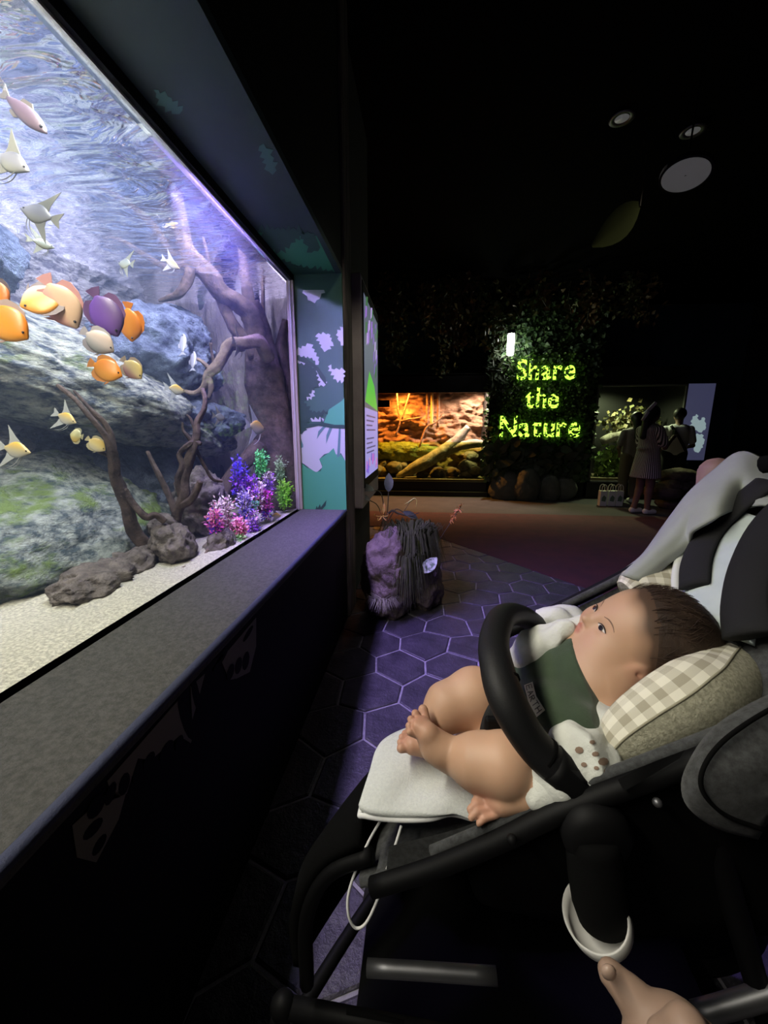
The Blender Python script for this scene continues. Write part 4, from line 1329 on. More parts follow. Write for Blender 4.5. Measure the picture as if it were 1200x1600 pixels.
# ---------------------------------------------------------------- neck pillow: gingham top, mesh side
NP = [P(958, 1178, .515), P(980, 1152, .51), P(1030, 1118, .505), P(1085, 1086, .505), P(1125, 1068, .53), P(1150, 1035, .60), P(1140, 975, .68), P(1095, 935, .735), P(1050, 918, .755), P(1000, 915, .765), P(978, 925, .765)]
nr = [.020, .034, .041, .044, .044, .042, .040, .044, .044, .038, .022]
(gv, gf), guv = tube(NP, nr, 24, 7, updir=back_n, uv=True)
pv = [Vector(p) for p in gv]


def ging_mat():
    m = bpy.data.materials.new('gingham')
    m.use_nodes = True
    nt = m.node_tree
    b = nt.nodes['Principled BSDF']
    b.inputs['Roughness'].default_value = .95
    uvn = nt.nodes.new('ShaderNodeUVMap')
    sep = nt.nodes.new('ShaderNodeSeparateXYZ')
    nt.links.new(uvn.outputs[0], sep.inputs[0])
    outs = []
    for i, per in ((0, .024), (1, 1 / 12)):
        d = nt.nodes.new('ShaderNodeMath')
        d.operation = 'DIVIDE'
        d.inputs[1].default_value = per
        f_ = nt.nodes.new('ShaderNodeMath')
        f_.operation = 'FRACT'
        g_ = nt.nodes.new('ShaderNodeMath')
        g_.operation = 'GREATER_THAN'
        g_.inputs[1].default_value = .5
        nt.links.new(sep.outputs[i], d.inputs[0])
        nt.links.new(d.outputs[0], f_.inputs[0])
        nt.links.new(f_.outputs[0], g_.inputs[0])
        outs.append(g_.outputs[0])
    ad = nt.nodes.new('ShaderNodeMath')
    ad.operation = 'ADD'
    nt.links.new(outs[0], ad.inputs[0])
    nt.links.new(outs[1], ad.inputs[1])
    ml = nt.nodes.new('ShaderNodeMath')
    ml.operation = 'MULTIPLY'
    ml.inputs[1].default_value = .5
    nt.links.new(ad.outputs[0], ml.inputs[0])
    mx = nt.nodes.new('ShaderNodeMix')
    mx.data_type = 'RGBA'
    mx.inputs['A'].default_value = (0.72, 0.69, 0.58, 1)
    mx.inputs['B'].default_value = (0.36, 0.33, 0.25, 1)
    nt.links.new(ml.outputs[0], mx.inputs['Factor'])
    nt.links.new(mx.outputs['Result'], b.inputs['Base Color'])
    return m


m_ging = ging_mat()
m_mesh = M('cream_spacer_mesh', (0.46, 0.44, 0.33), .9, (0.30, 0.29, 0.21), 230, detail=1, bump=0.9, bscale=260, bdist=0.004)
np_ = thing('neck_pillow', 'u shaped beige gingham baby neck pillow with cream mesh side', 'pillow', (.42, .6, .93))
seg = 24
top_f, side_f = [], []
for q in gf:
    if len(q) > 4:
        (side_f).append(q)
        continue
    k = q[0] % seg
    (top_f if (k <= 2 or k >= 15) else side_f).append(q)
obj('gingham_top', (gv, top_f), m_ging, np_, smooth=True, uv=guv)
obj('mesh_side', (gv, side_f), m_mesh, np_, smooth=True, uv=guv)
ns = len(gv) // seg
for k in (3, 15):
    obj('seam', tube([gv[i * seg + k] for i in range(ns)], .0016, 6, 1, smooth_path=False), M('pillow_seam', (0.3, 0.28, 0.2), .9), np_, smooth=True)

# ================================================================ the baby
by = thing('person', 'baby with a green bib leaning back in the stroller and gazing at the fish', 'person', (.12, .60, .74))
HC = Vector((.339, .608, .940))
hn = Vector((-.860, .03, .511)).normalized()            # where the face looks
hl = Vector((-.17, -.956, -.24))                       # the baby's left
hl = (hl - hn * hl.dot(hn)).normalized()
hu = hl.cross(hn).normalized()
if hu.z < 0:
    hu = -hu
K = 1.07


def H(l, u_, n_):
    return HC + (hl * l + hu * u_ + hn * n_) * K


HA = (hl, hu, hn)
S = Sdf((-.10, .36, .66), (.50, .78, 1.08), .0021)
# head
S.ell(H(0, .014, -.014), [q * K for q in (.066, .070, .077)], HA, .02)
S.ell(H(0, -.024, .020), [q * K for q in (.050, .042, .045)], HA, .03)
for s in (1, -1):
    S.ell(H(s * .029, -.030, .035), [q * K for q in (.026, .023, .024)], HA, .02)
    S.ell(H(s * .036, -.044, .008), [q * K for q in (.022, .022, .026)], HA, .02)
    # ear
    S.ell(H(s * .0645, -.020, .010), [q * K for q in (.0065, .022, .014)], (hl, (hu - hn * .25), (hn + hu * .25)), .006)
    S.ell(H(s * .0710, -.018, .013), [q * K for q in (.005, .014, .008)], (hl, (hu - hn * .25), (hn + hu * .25)), .004, 'sub')
    S.ell(H(s * .023, -.005, .069), [q * K for q in (.013, .007, .007)], HA, .010, 'sub')
S.ell(H(0, -.054, .048), [q * K for q in (.016, .011, .013)], HA, .014)
S.cap(H(0, .002, .057), H(0, -.015, .067), .0055 * K, .007 * K, .010)
S.ell(H(0, -.0175, .0720), [q * K for q in (.0070, .0062, .0070)], HA, .005)
for s in (1, -1):
    S.ell(H(s * .0070, -.0195, .066), [q * K for q in (.0048, .0042, .0055)], HA, .004)
S.ell(H(0, -.0335, .0665), [q * K for q in (.0100, .0038, .0065)], HA, .003)
S.ell(H(0, -.0405, .0645), [q * K for q in (.0090, .0042, .0062)], HA, .003)
S.ell(H(0, -.0370, .0735), [q * K for q in (.0100, .0010, .004)], HA, .0015, 'sub')
# neck and trunk
CH = Vector((.275, .60, .868))
PEL = Vector((.125, .60, .772))
S.cap(H(0, -.05, -.02), CH + Vector((.01, 0, .01)), .036, .04, .02)
S.cap(PEL, CH, .062, .066, .03)
S.cap(PEL + Vector((0, -.035, 0)), CH + Vector((0, -.025, 0)), .055, .055, .03)
S.cap(PEL + Vector((0, .035, 0)), CH + Vector((0, .025, 0)), .055, .055, .03)
# near (left) leg: thigh out to the side, shin back to the middle, foot raised on the other
nh, nk, na = Vector((.125, .525, .775)), P(788, 1197, .518), P(703, 1180, .555)
S.cap(nh, nk, .047, .039, .02)
S.cap(nk, P(745, 1190, .532), .039, .0345, .015)
S.cap(P(745, 1190, .532), P(712, 1183, .55), .0345, .0245, .012)
S.cap(na, P(690, 1172, .552), .0205, .0205, .006)
hee, ball = P(680, 1166, .556), P(660, 1136, .57)
S.cap(P(690, 1172, .552), hee, .020, .0195, .012)
S.cap(hee, ball, .0180, .0135, .008)
S.cap(hee, P(668, 1146, .552), .014, .014, .012)
S.ell(P(657, 1136, .567), (.012, .0165, .0095), ((ball - hee), CF, (ball - hee).cross(CF)), .01)
tv = (ball - hee).normalized()
toes = [((661, 1109, .588), .0074), ((649, 1115, .579), .0060), ((642, 1124, .570), .0055), ((639, 1134, .561), .0052), ((640, 1144, .553), .0049)]
for (u_, v_, d_), r_ in toes:
    e = P(u_, v_, d_)
    S.cap(e, e.lerp(hee, .42), r_, r_ * .72, .0010)
# far (right) leg
fh, fk, fa = Vector((.125, .675, .775)), P(742, 1088, .635), P(672, 1128, .625)
S.cap(fh, fk, .050, .043, .02)
S.cap(fk, P(700, 1104, .63), .041, .036, .015)
S.cap(P(700, 1104, .63), P(676, 1132, .615), .036, .024, .012)
S.cap(P(676, 1132, .615), P(668, 1158, .60), .022, .019, .01)
fhee, fball = P(672, 1164, .597), P(645, 1164, .594)
S.cap(fhee, fball, .017, .014, .01)
for (u_, v_, d_), r_ in [((627, 1169, .588), .0070), ((626, 1160, .598), .0058), ((628, 1152, .607), .0054), ((632, 1146, .615), .005), ((637, 1141, .622), .0047)]:
    e = P(u_, v_, d_)
    S.cap(e, e + (fhee - fball).normalized() * .014, r_, r_ * .8, .0012)
# near arm and hand resting on the mat
ns_, ne, nw = Vector((.272, .535, .850)), P(905, 1195, .50), P(818, 1246, .492)
S.cap(ns_, ne, .034, .029, .01)
S.cap(ne, P(850, 1232, .490), .028, .0235, .003)
S.cap(P(850, 1232, .490), nw, .0225, .0165, .003)
kn = P(778, 1256, .498)
S.cap(nw, P(785, 1254, .496), .0160, .0155, .003)
S.ell(kn, (.0165, .0150, .0095), (CR, CU, CF), .004)
for (k0, k1, k2), r_ in [(((776, 1244, .508), (752, 1243, .507), (741, 1252, .503)), .0058), (((768, 1254, .502), (745, 1255, .500), (734, 1265, .496)), .0060),
                         (((768, 1265, .495), (746, 1268, .493), (736, 1278, .490)), .0058), (((776, 1273, .490), (757, 1279, .487), (748, 1287, .486)), .0052),
                         (((794, 1242, .512), (780, 1232, .518), (764, 1231, .520)), .0060)]:
    S.cap(P(*k0), P(*k1), r_ * .9, r_ * .85, .0008)
    S.cap(P(*k1), P(*k2), r_ * .85, r_ * .72, .0008)
# far arm
fs, fe, fw = Vector((.285, .675, .875)), P(822, 1048, .69), P(792, 1080, .64)
S.cap(fs, fe, .034, .029, .02)
S.cap(fe, fw, .027, .019, .012)
S.ell(P(786, 1092, .625), (.02, .018, .012), (CR, CU, CF), .01)
for dx in range(4):
    a_ = P(778 + dx * 6, 1098, .622 - dx * .004)
    S.cap(a_, P(772 + dx * 6, 1112, .612 - dx * .004), .006, .005, .003)
S.cap(P(796, 1090, .615), P(798, 1106, .605), .006, .005, .003)
bg = S.mesh()
bv = np.asarray(bg[0])
bb = bvh_of(bg)
ea, eb = (hit(bb, 992, 922, 0) or H(0, .05, .05)) - HC, (hit(bb, 1012, 1040, 0) or H(.06, 0, 0)) - HC
dA = np.array([ea.dot(hu) - eb.dot(hu), ea.dot(hn) - eb.dot(hn)])
hcut = (hn * dA[0] - hu * dA[1]).normalized()
if hcut.dot(hn) < 0:
    hcut = -hcut
hoff = (ea + eb).dot(hcut) / 2
loc = (bv - np.array(HC)) @ np.array([list(hl), list(hu), list(hn)]).T / K
skin = np.array([0.50, 0.30, 0.195])
c_ = np.tile(skin, (len(bv), 1))


def tint(w_, col):
    global c_
    c_ = c_ * (1 - w_[:, None]) + np.array(col) * w_[:, None]


head = np.linalg.norm(loc, axis=1) < .125
for s in (1, -1):
    d = np.sqrt(((loc[:, 0] - s * .030) / .022) ** 2 + ((loc[:, 1] + .028) / .02) ** 2 + ((loc[:, 2] - .05) / .03) ** 2)
    tint(np.clip(1 - d, 0, 1) * .5 * head, (0.54, 0.27, 0.19))
    d = np.sqrt(((loc[:, 0] - s * .066) / .014) ** 2 + ((loc[:, 1] + .020) / .025) ** 2 + ((loc[:, 2] - .01) / .02) ** 2)
    tint(np.clip(1.3 - d, 0, 1) * .5 * head, (0.48, 0.21, 0.15))
d = np.sqrt((loc[:, 0] / .0115) ** 2 + ((loc[:, 1] + .0370) / .0082) ** 2)
tint(np.clip((1.15 - d) * 3, 0, 1) * (loc[:, 2] > .055) * head * .8, (0.40, 0.14, 0.11))
for p_, r_ in [(P(652, 1128, .57), .035), (P(636, 1160, .6), .03), (P(756, 1265, .496), .03)]:
    d = np.linalg.norm(bv - np.array(p_), axis=1) / r_
    tint(np.clip(1.2 - d, 0, 1) * .55, (0.52, 0.23, 0.17))
hd_ = (bv - np.array(HC)) @ np.array(hcut) - hoff
nz_ = np.sin(bv[:, 2] * 150 + bv[:, 1] * 60) * .0015 + np.sin(bv[:, 1] * 190 - bv[:, 0] * 80) * .0015
wt = np.clip(1 - (hd_ + .004 + nz_) / .026, 0, 1) ** 1.8 * head * np.clip((loc[:, 1] + .012) / .015, 0, 1)
tint(wt * .93, (0.055, 0.032, 0.022))
m_skin = M('baby_skin', tuple(skin), .5, attr='Col', spec=.35, sss=0.12)
body = obj('body', bg, m_skin, by, smooth=True, col=c_)
sm = body.modifiers.new('smooth', 'SMOOTH')
sm.iterations = 1
sm.factor = .5
bb = bvh_of(bg)


def onface(l, u_, lift=.0006):
    """surface point of the face for head coordinates (metres, before scale)"""
    o_ = H(l, u_, .15)
    loc_, n_, i_, d_ = bb.ray_cast(o_, -hn)
    return (loc_ + hn * lift) if loc_ is not None else H(l, u_, .07)


m_eyew = M('eye_white', (0.55, 0.5, 0.47), .25)
m_iris = M('eye_dark', (0.012, 0.008, 0.006), .12, spec=.6)
m_lash = M('lash', (0.03, 0.018, 0.014), .6)
m_brow = M('brow', (0.20, 0.115, 0.08), .7)
for s in (1, -1):
    out = []
    for k in range(16):
        th = 2 * math.pi * k / 16
        lx = s * .023 + math.cos(th) * .0098
        ly = -.005 + math.sin(th) * (.0036 if math.sin(th) > 0 else .0028) * (1 - .25 * abs(math.cos(th))) + s * math.cos(th) * .0015
        out.append((lx, ly))
    ctr = onface(s * .023, -.005, .0028)
    V = [ctr] + [onface(x, y, .0008) for x, y in out] + [onface(s * .023 + (x - s * .023) * .5, -.005 + (y + .005) * .5, .0026) for x, y in out]
    Fc = [[1 + k, 1 + (k + 1) % 16, 17 + (k + 1) % 16, 17 + k] for k in range(16)] + [[17 + k, 17 + (k + 1) % 16, 0] for k in range(16)]
    ey = obj('eye', (V, Fc), m_eyew, by, smooth=True)
    V = [onface(s * .023 + math.cos(2 * math.pi * k / 14) * .0048, -.005 + math.sin(2 * math.pi * k / 14) * .0034, .0032) for k in range(14)]
    obj('iris', (V + [onface(s * .023, -.005, .0036)], [[k, (k + 1) % 14, 14] for k in range(14)]), m_iris, ey, smooth=True)
    obj('upper_lid', tube([onface(x, y, .0014) for x, y in [(s * .0335, -.0035), (s * .029, -.0018), (s * .023, -.0010), (s * .017, -.0022), (s * .0130, -.0055)]], [.0004, .0009, .0011, .0009, .0005], 6, 4), m_lash, ey, smooth=True)
    obj('eyebrow', tube([onface(s * l_, u_, .0001) for l_, u_ in [(.012, .0075), (.020, .0110), (.029, .0105), (.036, .0065)]], [.0006, .0011, .0011, .0005], 6, 4, flat=.4, updir=hn), m_brow, by, smooth=True)
    obj('nostril', blob(H(s * .0036, -.0225, .0700), (.0013, .0013, .0013), 0, 1, 2), m_lash, by, smooth=True)

# hair: close cap with soft wispy edge
m_hair = M('baby_hair', (0.030, 0.018, 0.013), .55, (0.05, 0.03, 0.02), 60, bump=.8, bscale=120, bdist=.003, stretch=(1, 1, .3), spec=.3)
HS_ = Sdf(np.array(HC) - .125, np.array(HC) + .125, .0028)
HS_.ell(H(0, .0185, -.0215), [q * K for q in (.0680, .0720, .0780)], HA, .01)
# cut away the face along a line from the top of the forehead to the ear
HS_.half(HC + hcut * (hoff - .004), hcut, .010)
HS_.half(H(0, -.030, -.03), (hn * .25 - hu * .97))
HS_.ell(H(0, .010, -.013), [q * K for q in (.060, .0635, .0705)], HA, .002, 'sub')
hg = HS_.mesh()
obj('hair', hg, m_hair, by, smooth=True, label='short soft dark brown hair')
hb = bvh_of(bg)
wis = []
rs = random.Random(5)
cen = H(0, .016, -.016)
for k in range(1500):
    # points near the hair edge and over the cap, combed towards the crown
    d = Vector((rs.gauss(0, 1), rs.gauss(0, 1), rs.gauss(0, 1))).normalized()
    l_, u_, n_ = d.dot(hl), d.dot(hu), d.dot(hn)
    e1 = (d * .085).dot(hcut) / .085 - hoff / .085
    e2 = (n_ * .25 - u_ * .97) - .30
    if e1 > .22 * rs.random() + .02 or e2 > .18:
        continue
    p0, n0, i_, dd_ = hb.ray_cast(cen + d * .2, -d)
    if p0 is None:
        continue
    crown = H(0, .06, -.06)
    tv_ = (crown - p0)
    tv_ = (tv_ - d * tv_.dot(d)).normalized() + Vector((rs.gauss(0, .3), rs.gauss(0, .3), rs.gauss(0, .3)))
    tv_ = (tv_ - d * tv_.dot(d)).normalized()
    L = rs.uniform(.010, .022)
    up_ = .0035 if (e1 > -.1 or e2 > -.1) else .007
    wis.append(tube([p0 + d * .001 - tv_ * L * .4, p0 + d * up_ + tv_ * L * .3, p0 + d * (up_ + .001) + tv_ * L], [.0004, .0005, .0002], 4, 2, caps=False))
obj('hair_strands', join(*wis), m_hair, by, kind='stuff')

# ---------------------------------------------------------------- clothes
m_bib = M('bib_green', (0.032, 0.052, 0.028), .95, (0.042, 0.066, 0.036), 30, bump=0.35, bscale=350, bdist=0.002, sheen=0.2)
m_shirt = M('white_muslin', (0.66, 0.67, 0.62), .95, (0.58, 0.59, 0.55), 14, bump=0.5, bscale=60, bdist=0.006)
m_print = M('muslin_print', (0.22, 0.15, 0.11), .95)
T = Sdf((.02, .44, .68), (.40, .76, 1.0), .003)
for dy in (-.035, 0, .035):
    T.cap(PEL + Vector((0.012, dy, .004)), CH + Vector((0.0, dy * .75, .0)), .063, .064, .03)
T.cap(CH, CH + Vector((.03, 0, .028)), .060, .048, .02)
T.ell(P(880, 1110, .57), (.05, .07, .03), (CR, CF, CU), .03)
T.half(H(0, -.066, .0), hu * .9 - hn * .2)
T.half(PEL + Vector((-.02, 0, .0)), Vector((-.9, 0, -.45)))
tg = T.mesh()
tv2 = np.asarray(tg[0])
tv2 = np.array([Vector(p) + Vector((-.5, 0, .8)) * (.0035 * noise.noise(Vector(p) * 30) + .004 * noise.noise(Vector((p[0] * 12, p[1] * 34, p[2] * 12)))) for p in tv2])
bib = obj('bib', (tv2, tg[1]), m_bib, by, smooth=True, label='dark green cotton bib')
tb = bvh_of((tv2, tg[1]))
# collar fold of the bib under the chin
col_pts = [hit(tb, u_, v_, .002) for u_, v_ in ((905, 1012), (918, 1042), (935, 1068), (952, 1085), (968, 1098), (980, 1110))]
col_pts = [q for q in col_pts if q is not None]
if len(col_pts) > 2:
    obj('bib_collar', tube(col_pts, [.004] * len(col_pts), 8, 4), m_bib, by, smooth=True)
    obj('collar_piping', tube([q + Vector((.004, -.002, .003)) for q in col_pts], [.0016] * len(col_pts), 6, 4), M('cream_piping', (0.5, 0.48, 0.34), .9), by, smooth=True)


def sleeve(name, caps_, noise_amp, cuts, lab):
    s_ = Sdf((.0, .36, .70), (.42, .80, 1.02), .003)
    for a_, b_, ra, rb, k_ in caps_:
        s_.cap(a_, b_, ra, rb, k_)
    for p_, n_ in cuts:
        s_.half(p_, n_)
    g_ = s_.mesh()
    v_ = np.array([Vector(p) + Vector((noise.noise(Vector(p) * 38), noise.noise(Vector(p) * 38 + Vector((9, 0, 0))), noise.noise(Vector(p) * 38 + Vector((0, 9, 0))))) * noise_amp for p in np.asarray(g_[0])])
    obj(name, (v_, g_[1]), m_shirt, by, smooth=True, label=lab)
    return (v_, g_[1])


sleeve('sleeve', [(fs + Vector((.03, .0, .02)), P(838, 1020, .69), .042, .040, .01), (P(905, 990, .68), P(830, 1030, .68), .03, .034, .01), (P(880, 985, .66), P(818, 1035, .67), .018, .026, .01)], .006, [(P(806, 1052, .68), P(806, 1052, .68) - P(838, 1018, .69))], 'white muslin sleeve of the far arm')
g_ = sleeve('sleeve', [(ns_ + Vector((-.005, -.002, .0)), P(905, 1190, .505), .034, .044, .012), (P(905, 1192, .503), P(868, 1220, .490), .044, .030, .012)], .007, [], 'white muslin sleeve with brown print on the near arm')
gb = bvh_of(g_)
for k, (u_, v_, r_) in enumerate([(905, 1172, 7), (930, 1178, 5), (942, 1190, 8), (912, 1195, 5), (925, 1160, 4), (948, 1205, 6), (932, 1200, 4)]):
    pts_ = [hit(gb, u_ + r_ * math.cos(a_), v_ + r_ * .8 * math.sin(a_), .001) for a_ in [i * .785 for i in range(8)]]
    c2 = hit(gb, u_, v_, .0016)
    if c2 is None or None in pts_:
        continue
    obj('printed_spot', (pts_ + [c2], [[i, (i + 1) % 8, 8] for i in range(8)]), m_print, by, smooth=True)
sleeve('cuff', [(P(838, 1238, .491), P(852, 1231, .490), .0225, .0265, .006)], .004, [], 'white cuff at the near wrist')
# muslin cloth beyond the bumper
mc = grid([[P(838, 955, .80), P(862, 950, .80), P(890, 950, .79), P(912, 962, .78)], [P(840, 968, .785), P(860, 958, .77), P(888, 964, .765), P(912, 974, .76)],
           [P(858, 985, .78), P(870, 972, .76), P(890, 978, .755), P(910, 985, .75)], [P(875, 992, .77), P(885, 986, .755), P(898, 988, .75), P(908, 992, .745)]], 6)
mcv = [p + Vector((0, -.3, 1)) * (.008 * noise.noise(p * 45)) for p in mc[0]]
solid(obj('muslin_cloth', (mcv, mc[1]), m_shirt, smooth=True, label='crumpled white muslin cloth tucked beside the far arm', cat='cloth'), .012)
# label on the bib: EARTH
lab = [(821, 1071), (832, 1067), (838, 1088), (852, 1111), (841, 1119), (829, 1098)]


def lerp2(a, b, t):
    return (a[0] + (b[0] - a[0]) * t, a[1] + (b[1] - a[1]) * t)


def labuv(s_, t_):
    """s_ along the word, t_ from the letters' foot (0) to their head (1), in picture points of the patch"""
    lo = [(820, 1072), (827, 1097), (840, 1121)]
    hi = [(833, 1067), (839, 1089), (853, 1111)]
    k = min(1, int(s_ * 2))
    f_ = s_ * 2 - k
    return lerp2(lerp2(lo[k], lo[k + 1], f_), lerp2(hi[k], hi[k + 1], f_), t_)


ok = True
V = []
for i in range(13):
    for j in range(4):
        q = hit(tb, *labuv(i / 12, j / 3), off=.0018)
        if q is None:
            ok = False
            q = P(836, 1090, .55)
        V.append(q)
obj('bib_label', (V, [[i * 4 + j, i * 4 + j + 1, (i + 1) * 4 + j + 1, (i + 1) * 4 + j] for i in range(12) for j in range(3)]), M('label_cream', (0.70, 0.66, 0.50), .9), bib, smooth=True, label='cream cloth label reading EARTH')
STROKES = {'E': [[(1, 1), (0, 1), (0, 0), (1, 0)], [(0, .5), (.8, .5)]], 'A': [[(0, 0), (.5, 1), (1, 0)], [(.22, .4), (.78, .4)]], 'R': [[(0, 0), (0, 1), (.8, .95), (.85, .6), (0, .5)], [(.35, .5), (1, 0)]],
           'T': [[(0, 1), (1, 1)], [(.5, 1), (.5, 0)]], 'H': [[(0, 0), (0, 1)], [(1, 0), (1, 1)], [(0, .5), (1, .5)]]}
for k, ch in enumerate('EARTH'):
    geo = []
    for stq in STROKES[ch]:
        pts_ = [hit(tb, *labuv(.06 + k * .185 + x * .125, .2 + y * .6), off=.0024) for x, y in stq]
        if None not in pts_:
            geo.append(tube(pts_, .0005, 5, 1, smooth_path=False))
    if geo:
        obj('letter', join(*geo), m_lash, bib)

# ================================================================ rock with plants beside the post
m_prock = M('feature_rock', (0.20, 0.155, 0.14), 0.85, (0.10, 0.075, 0.07), 9, bump=1.0, bscale=16, bdist=0.03, detail=9)
rk = obj('rock', blob((-.245, 2.68, .24), (.17, .27, .36), .17, 4.0, 6, 21, .2, .5, 0.0), m_prock, smooth=True, label='tall craggy rock standing beside the dark post, plants growing on it', cat='rock')
obj('rock', blob((-.04, 2.82, .19), (.17, .24, .30), .2, 4.0, 6, 22, .5, .6, 0.0), m_prock, smooth=True, label='lower brown rock leaning on the tall craggy one', cat='rock')
m_moss2 = M('rock_moss', (0.030, 0.036, 0.014), 0.95, (0.06, 0.07, 0.025), 30)


def tuft(name, label, cat, c, n, L, spread, mat, seed, droop=.5, wid=.004, up=.6):
    rs = random.Random(seed)
    t = thing(name, label, cat, c)
    G = []
    for k in range(n):
        a = rs.uniform(0, 6.28)
        d = Vector((math.cos(a) * spread * rs.random(), math.sin(a) * spread * rs.random(), 0))
        l_ = L * rs.uniform(.6, 1.2)
        o = Vector((math.cos(a), math.sin(a), 0)) * l_
        b0 = Vector(c) + d
        p1 = b0 + o * .4 + Vector((0, 0, l_ * up))
        p2 = b0 + o * .85 + Vector((0, 0, l_ * (up - droop)))
        s_ = Vector((-math.sin(a), math.cos(a), 0)) * wid
        i = [b0 - s_, b0 + s_, p1 + s_, p1 - s_, p2]
        G.append((i, [[0, 1, 2, 3], [3, 2, 4]]))
    obj('blades', join(*G), mat, t, kind='stuff')
    return t


tuft('grass_tuft', 'dark green drooping grass tuft on top of the rocks', 'plant', (-.08, 2.76, .50), 520, .22, .14, m_moss2, 31, droop=1.3, wid=.0035, up=.42)
tuft('grass_tuft', 'olive moss tuft trailing down between the rocks', 'plant', (-.11, 2.60, .42), 300, .2, .09, m_moss2, 32, droop=1.6, wid=.004, up=.2)
m_straw = M('dry_straw', (0.26, 0.25, 0.18), 0.9)
tuft('dry_tuft', 'pale dry straw tuft on the low front of the rock', 'plant', (-.25, 2.42, .17), 240, .11, .07, m_straw, 33, droop=.5, wid=.0016, up=.25)


def leaf_mesh(base, d, n, L, W, curl=.15, seg=5):
    d = Vector(d).normalized()
    n = Vector(n)
    n = (n - d * n.dot(d)).normalized()
    s = d.cross(n)
    V, Fc = [], []
    for i in range(seg + 1):
        t_ = i / seg
        w_ = W * math.sin(math.pi * min(1, t_ * .93 + .05)) ** .8
        c = Vector(base) + d * L * t_ - n * curl * L * t_ * t_
        V += [c - s * w_ + n * w_ * .25, c, c + s * w_ + n * w_ * .25]
    for i in range(seg):
        Fc += [[3 * i, 3 * i + 1, 3 * i + 4, 3 * i + 3], [3 * i + 1, 3 * i + 2, 3 * i + 5, 3 * i + 4]]
    return V, Fc


m_vleaf = M('variegated_leaf', (0.45, 0.50, 0.42), .6, (0.10, 0.16, 0.09), 45, ramp=(.45, .6))
m_dleaf = M('dark_leaf', (0.09, 0.11, 0.10), .45, (0.06, 0.075, 0.07), 10)
m_stem = M('brown_stem', (0.05, 0.045, 0.025), .8)
m_lily = M('lily_orange', (0.62, 0.22, 0.07), .6, (0.62, 0.5, 0.14), 25)
m_redfl = M('red_flower', (0.50, 0.11, 0.05), .6, (0.62, 0.36, 0.1), 40)
t = thing('caladium', 'pale green variegated leaf growing from the side of the rock', 'plant', PY(655, 905, 2.56))
obj('stem', tube([PY(652, 905, 2.58), PY(655, 898, 2.54), PY(660, 893, 2.50)], [.003, .003, .002], 6, 3), m_stem, t)
obj('leaf', leaf_mesh(PY(660, 894, 2.50), PY(684, 870, 2.50) - PY(660, 894, 2.50), (-.1, -1, .3), .135, .042), m_vleaf, t, smooth=True)
t = thing('broadleaf_plant', 'dark broad leaved plant arching above the rock top', 'plant', PY(605, 800, 2.9))
for pts, L, W in (([(602, 820), (600, 795), (595, 770), (584, 766)], .14, .03), ([(604, 815), (606, 790), (607, 768)], .13, .035), ([(606, 815), (618, 796), (630, 800)], .12, .025), ([(600, 815), (590, 790), (578, 782)], .1, .02)):
    W3 = [PY(u, v, 2.9) for u, v in pts]
    obj('stem', tube(W3, [.004] * len(W3), 6, 4), m_stem, t)
    obj('leaf', leaf_mesh(W3[-1], W3[-1] - W3[-2], (.2, -1, .5), L, W, .35), m_dleaf, t, smooth=True)
obj('twig', tube([PY(u, v, 2.9) for u, v in ((600, 812), (612, 798), (622, 802), (640, 806), (655, 801))], [.007, .008, .007, .005, .002], 7, 4, .2), m_stem, t)
t = thing('lily_flower', 'orange and yellow lily with curled petals above the rock', 'flower', PY(598, 825, 2.8))
obj('stem', tube([PY(598, 828, 2.8), PY(598, 815, 2.8), PY(599, 806, 2.8)], .002, 6, 3), m_stem, t)
obj('petal', leaf_mesh(PY(599, 803, 2.8), (.1, -.2, 1), (.3, -1, 0), .085, .011, .1), m_lily, t, smooth=True)
for k in range(5):
    a = k * 1.256 + .4
    c = PY(597, 806, 2.8)
    d = Vector((math.cos(a), -.4, math.sin(a) * .6 - .25))
    p = [c, c + d * .03, c + d * .052 + Vector((0, -.01, .012)), c + d * .048 + Vector((0, -.02, .03))]
    obj('petal', tube(p, [.004, .006, .004, .0015], 6, 4, flat=.4), m_lily, t, smooth=True)
t = thing('yellow_flower', 'small yellow green curled flower right of the lily', 'flower', PY(640, 790, 2.85))
obj('stem', tube([PY(u, v, 2.85) for u, v in ((618, 806), (630, 800), (640, 785))], .002, 6, 3), m_stem, t)
obj('petal', tube([PY(u, v, 2.85) for u, v in ((632, 788), (640, 784), (647, 779), (651, 782), (650, 792))], [.003, .008, .006, .003, .001], 6, 4, flat=.5), M('yellow_petal', (0.5, 0.5, 0.14), .6), t, smooth=True)
t = thing('red_flower_spike', 'red and orange flower spike standing right of the rock', 'flower', PY(690, 850, 2.95))
obj('stem', tube([PY(u, v, 2.95) for u, v in ((678, 860), (690, 838), (705, 815), (720, 792))], [.003, .003, .0025, .002], 6, 4), m_stem, t)
rs = random.Random(3)
for k in range(34):
    f_ = rs.random()
    c = PY(703 + f_ * 18, 815 - f_ * 25, 2.95)
    d = Vector((rs.gauss(0, 1), rs.gauss(-.3, .8), rs.gauss(.3, .8))).normalized()
    obj('petal', leaf_mesh(c, d, (rs.gauss(0, 1), rs.gauss(0, 1), 1), .035, .007, .4, 3), m_redfl, t, smooth=True)

# ================================================================ terrarium with the log (back left)
YB = 7.70


def bx(u, y=YB):
    return PY(u, 672, y).x


def bz(v, y=YB):
    return PY(663, v, y).z


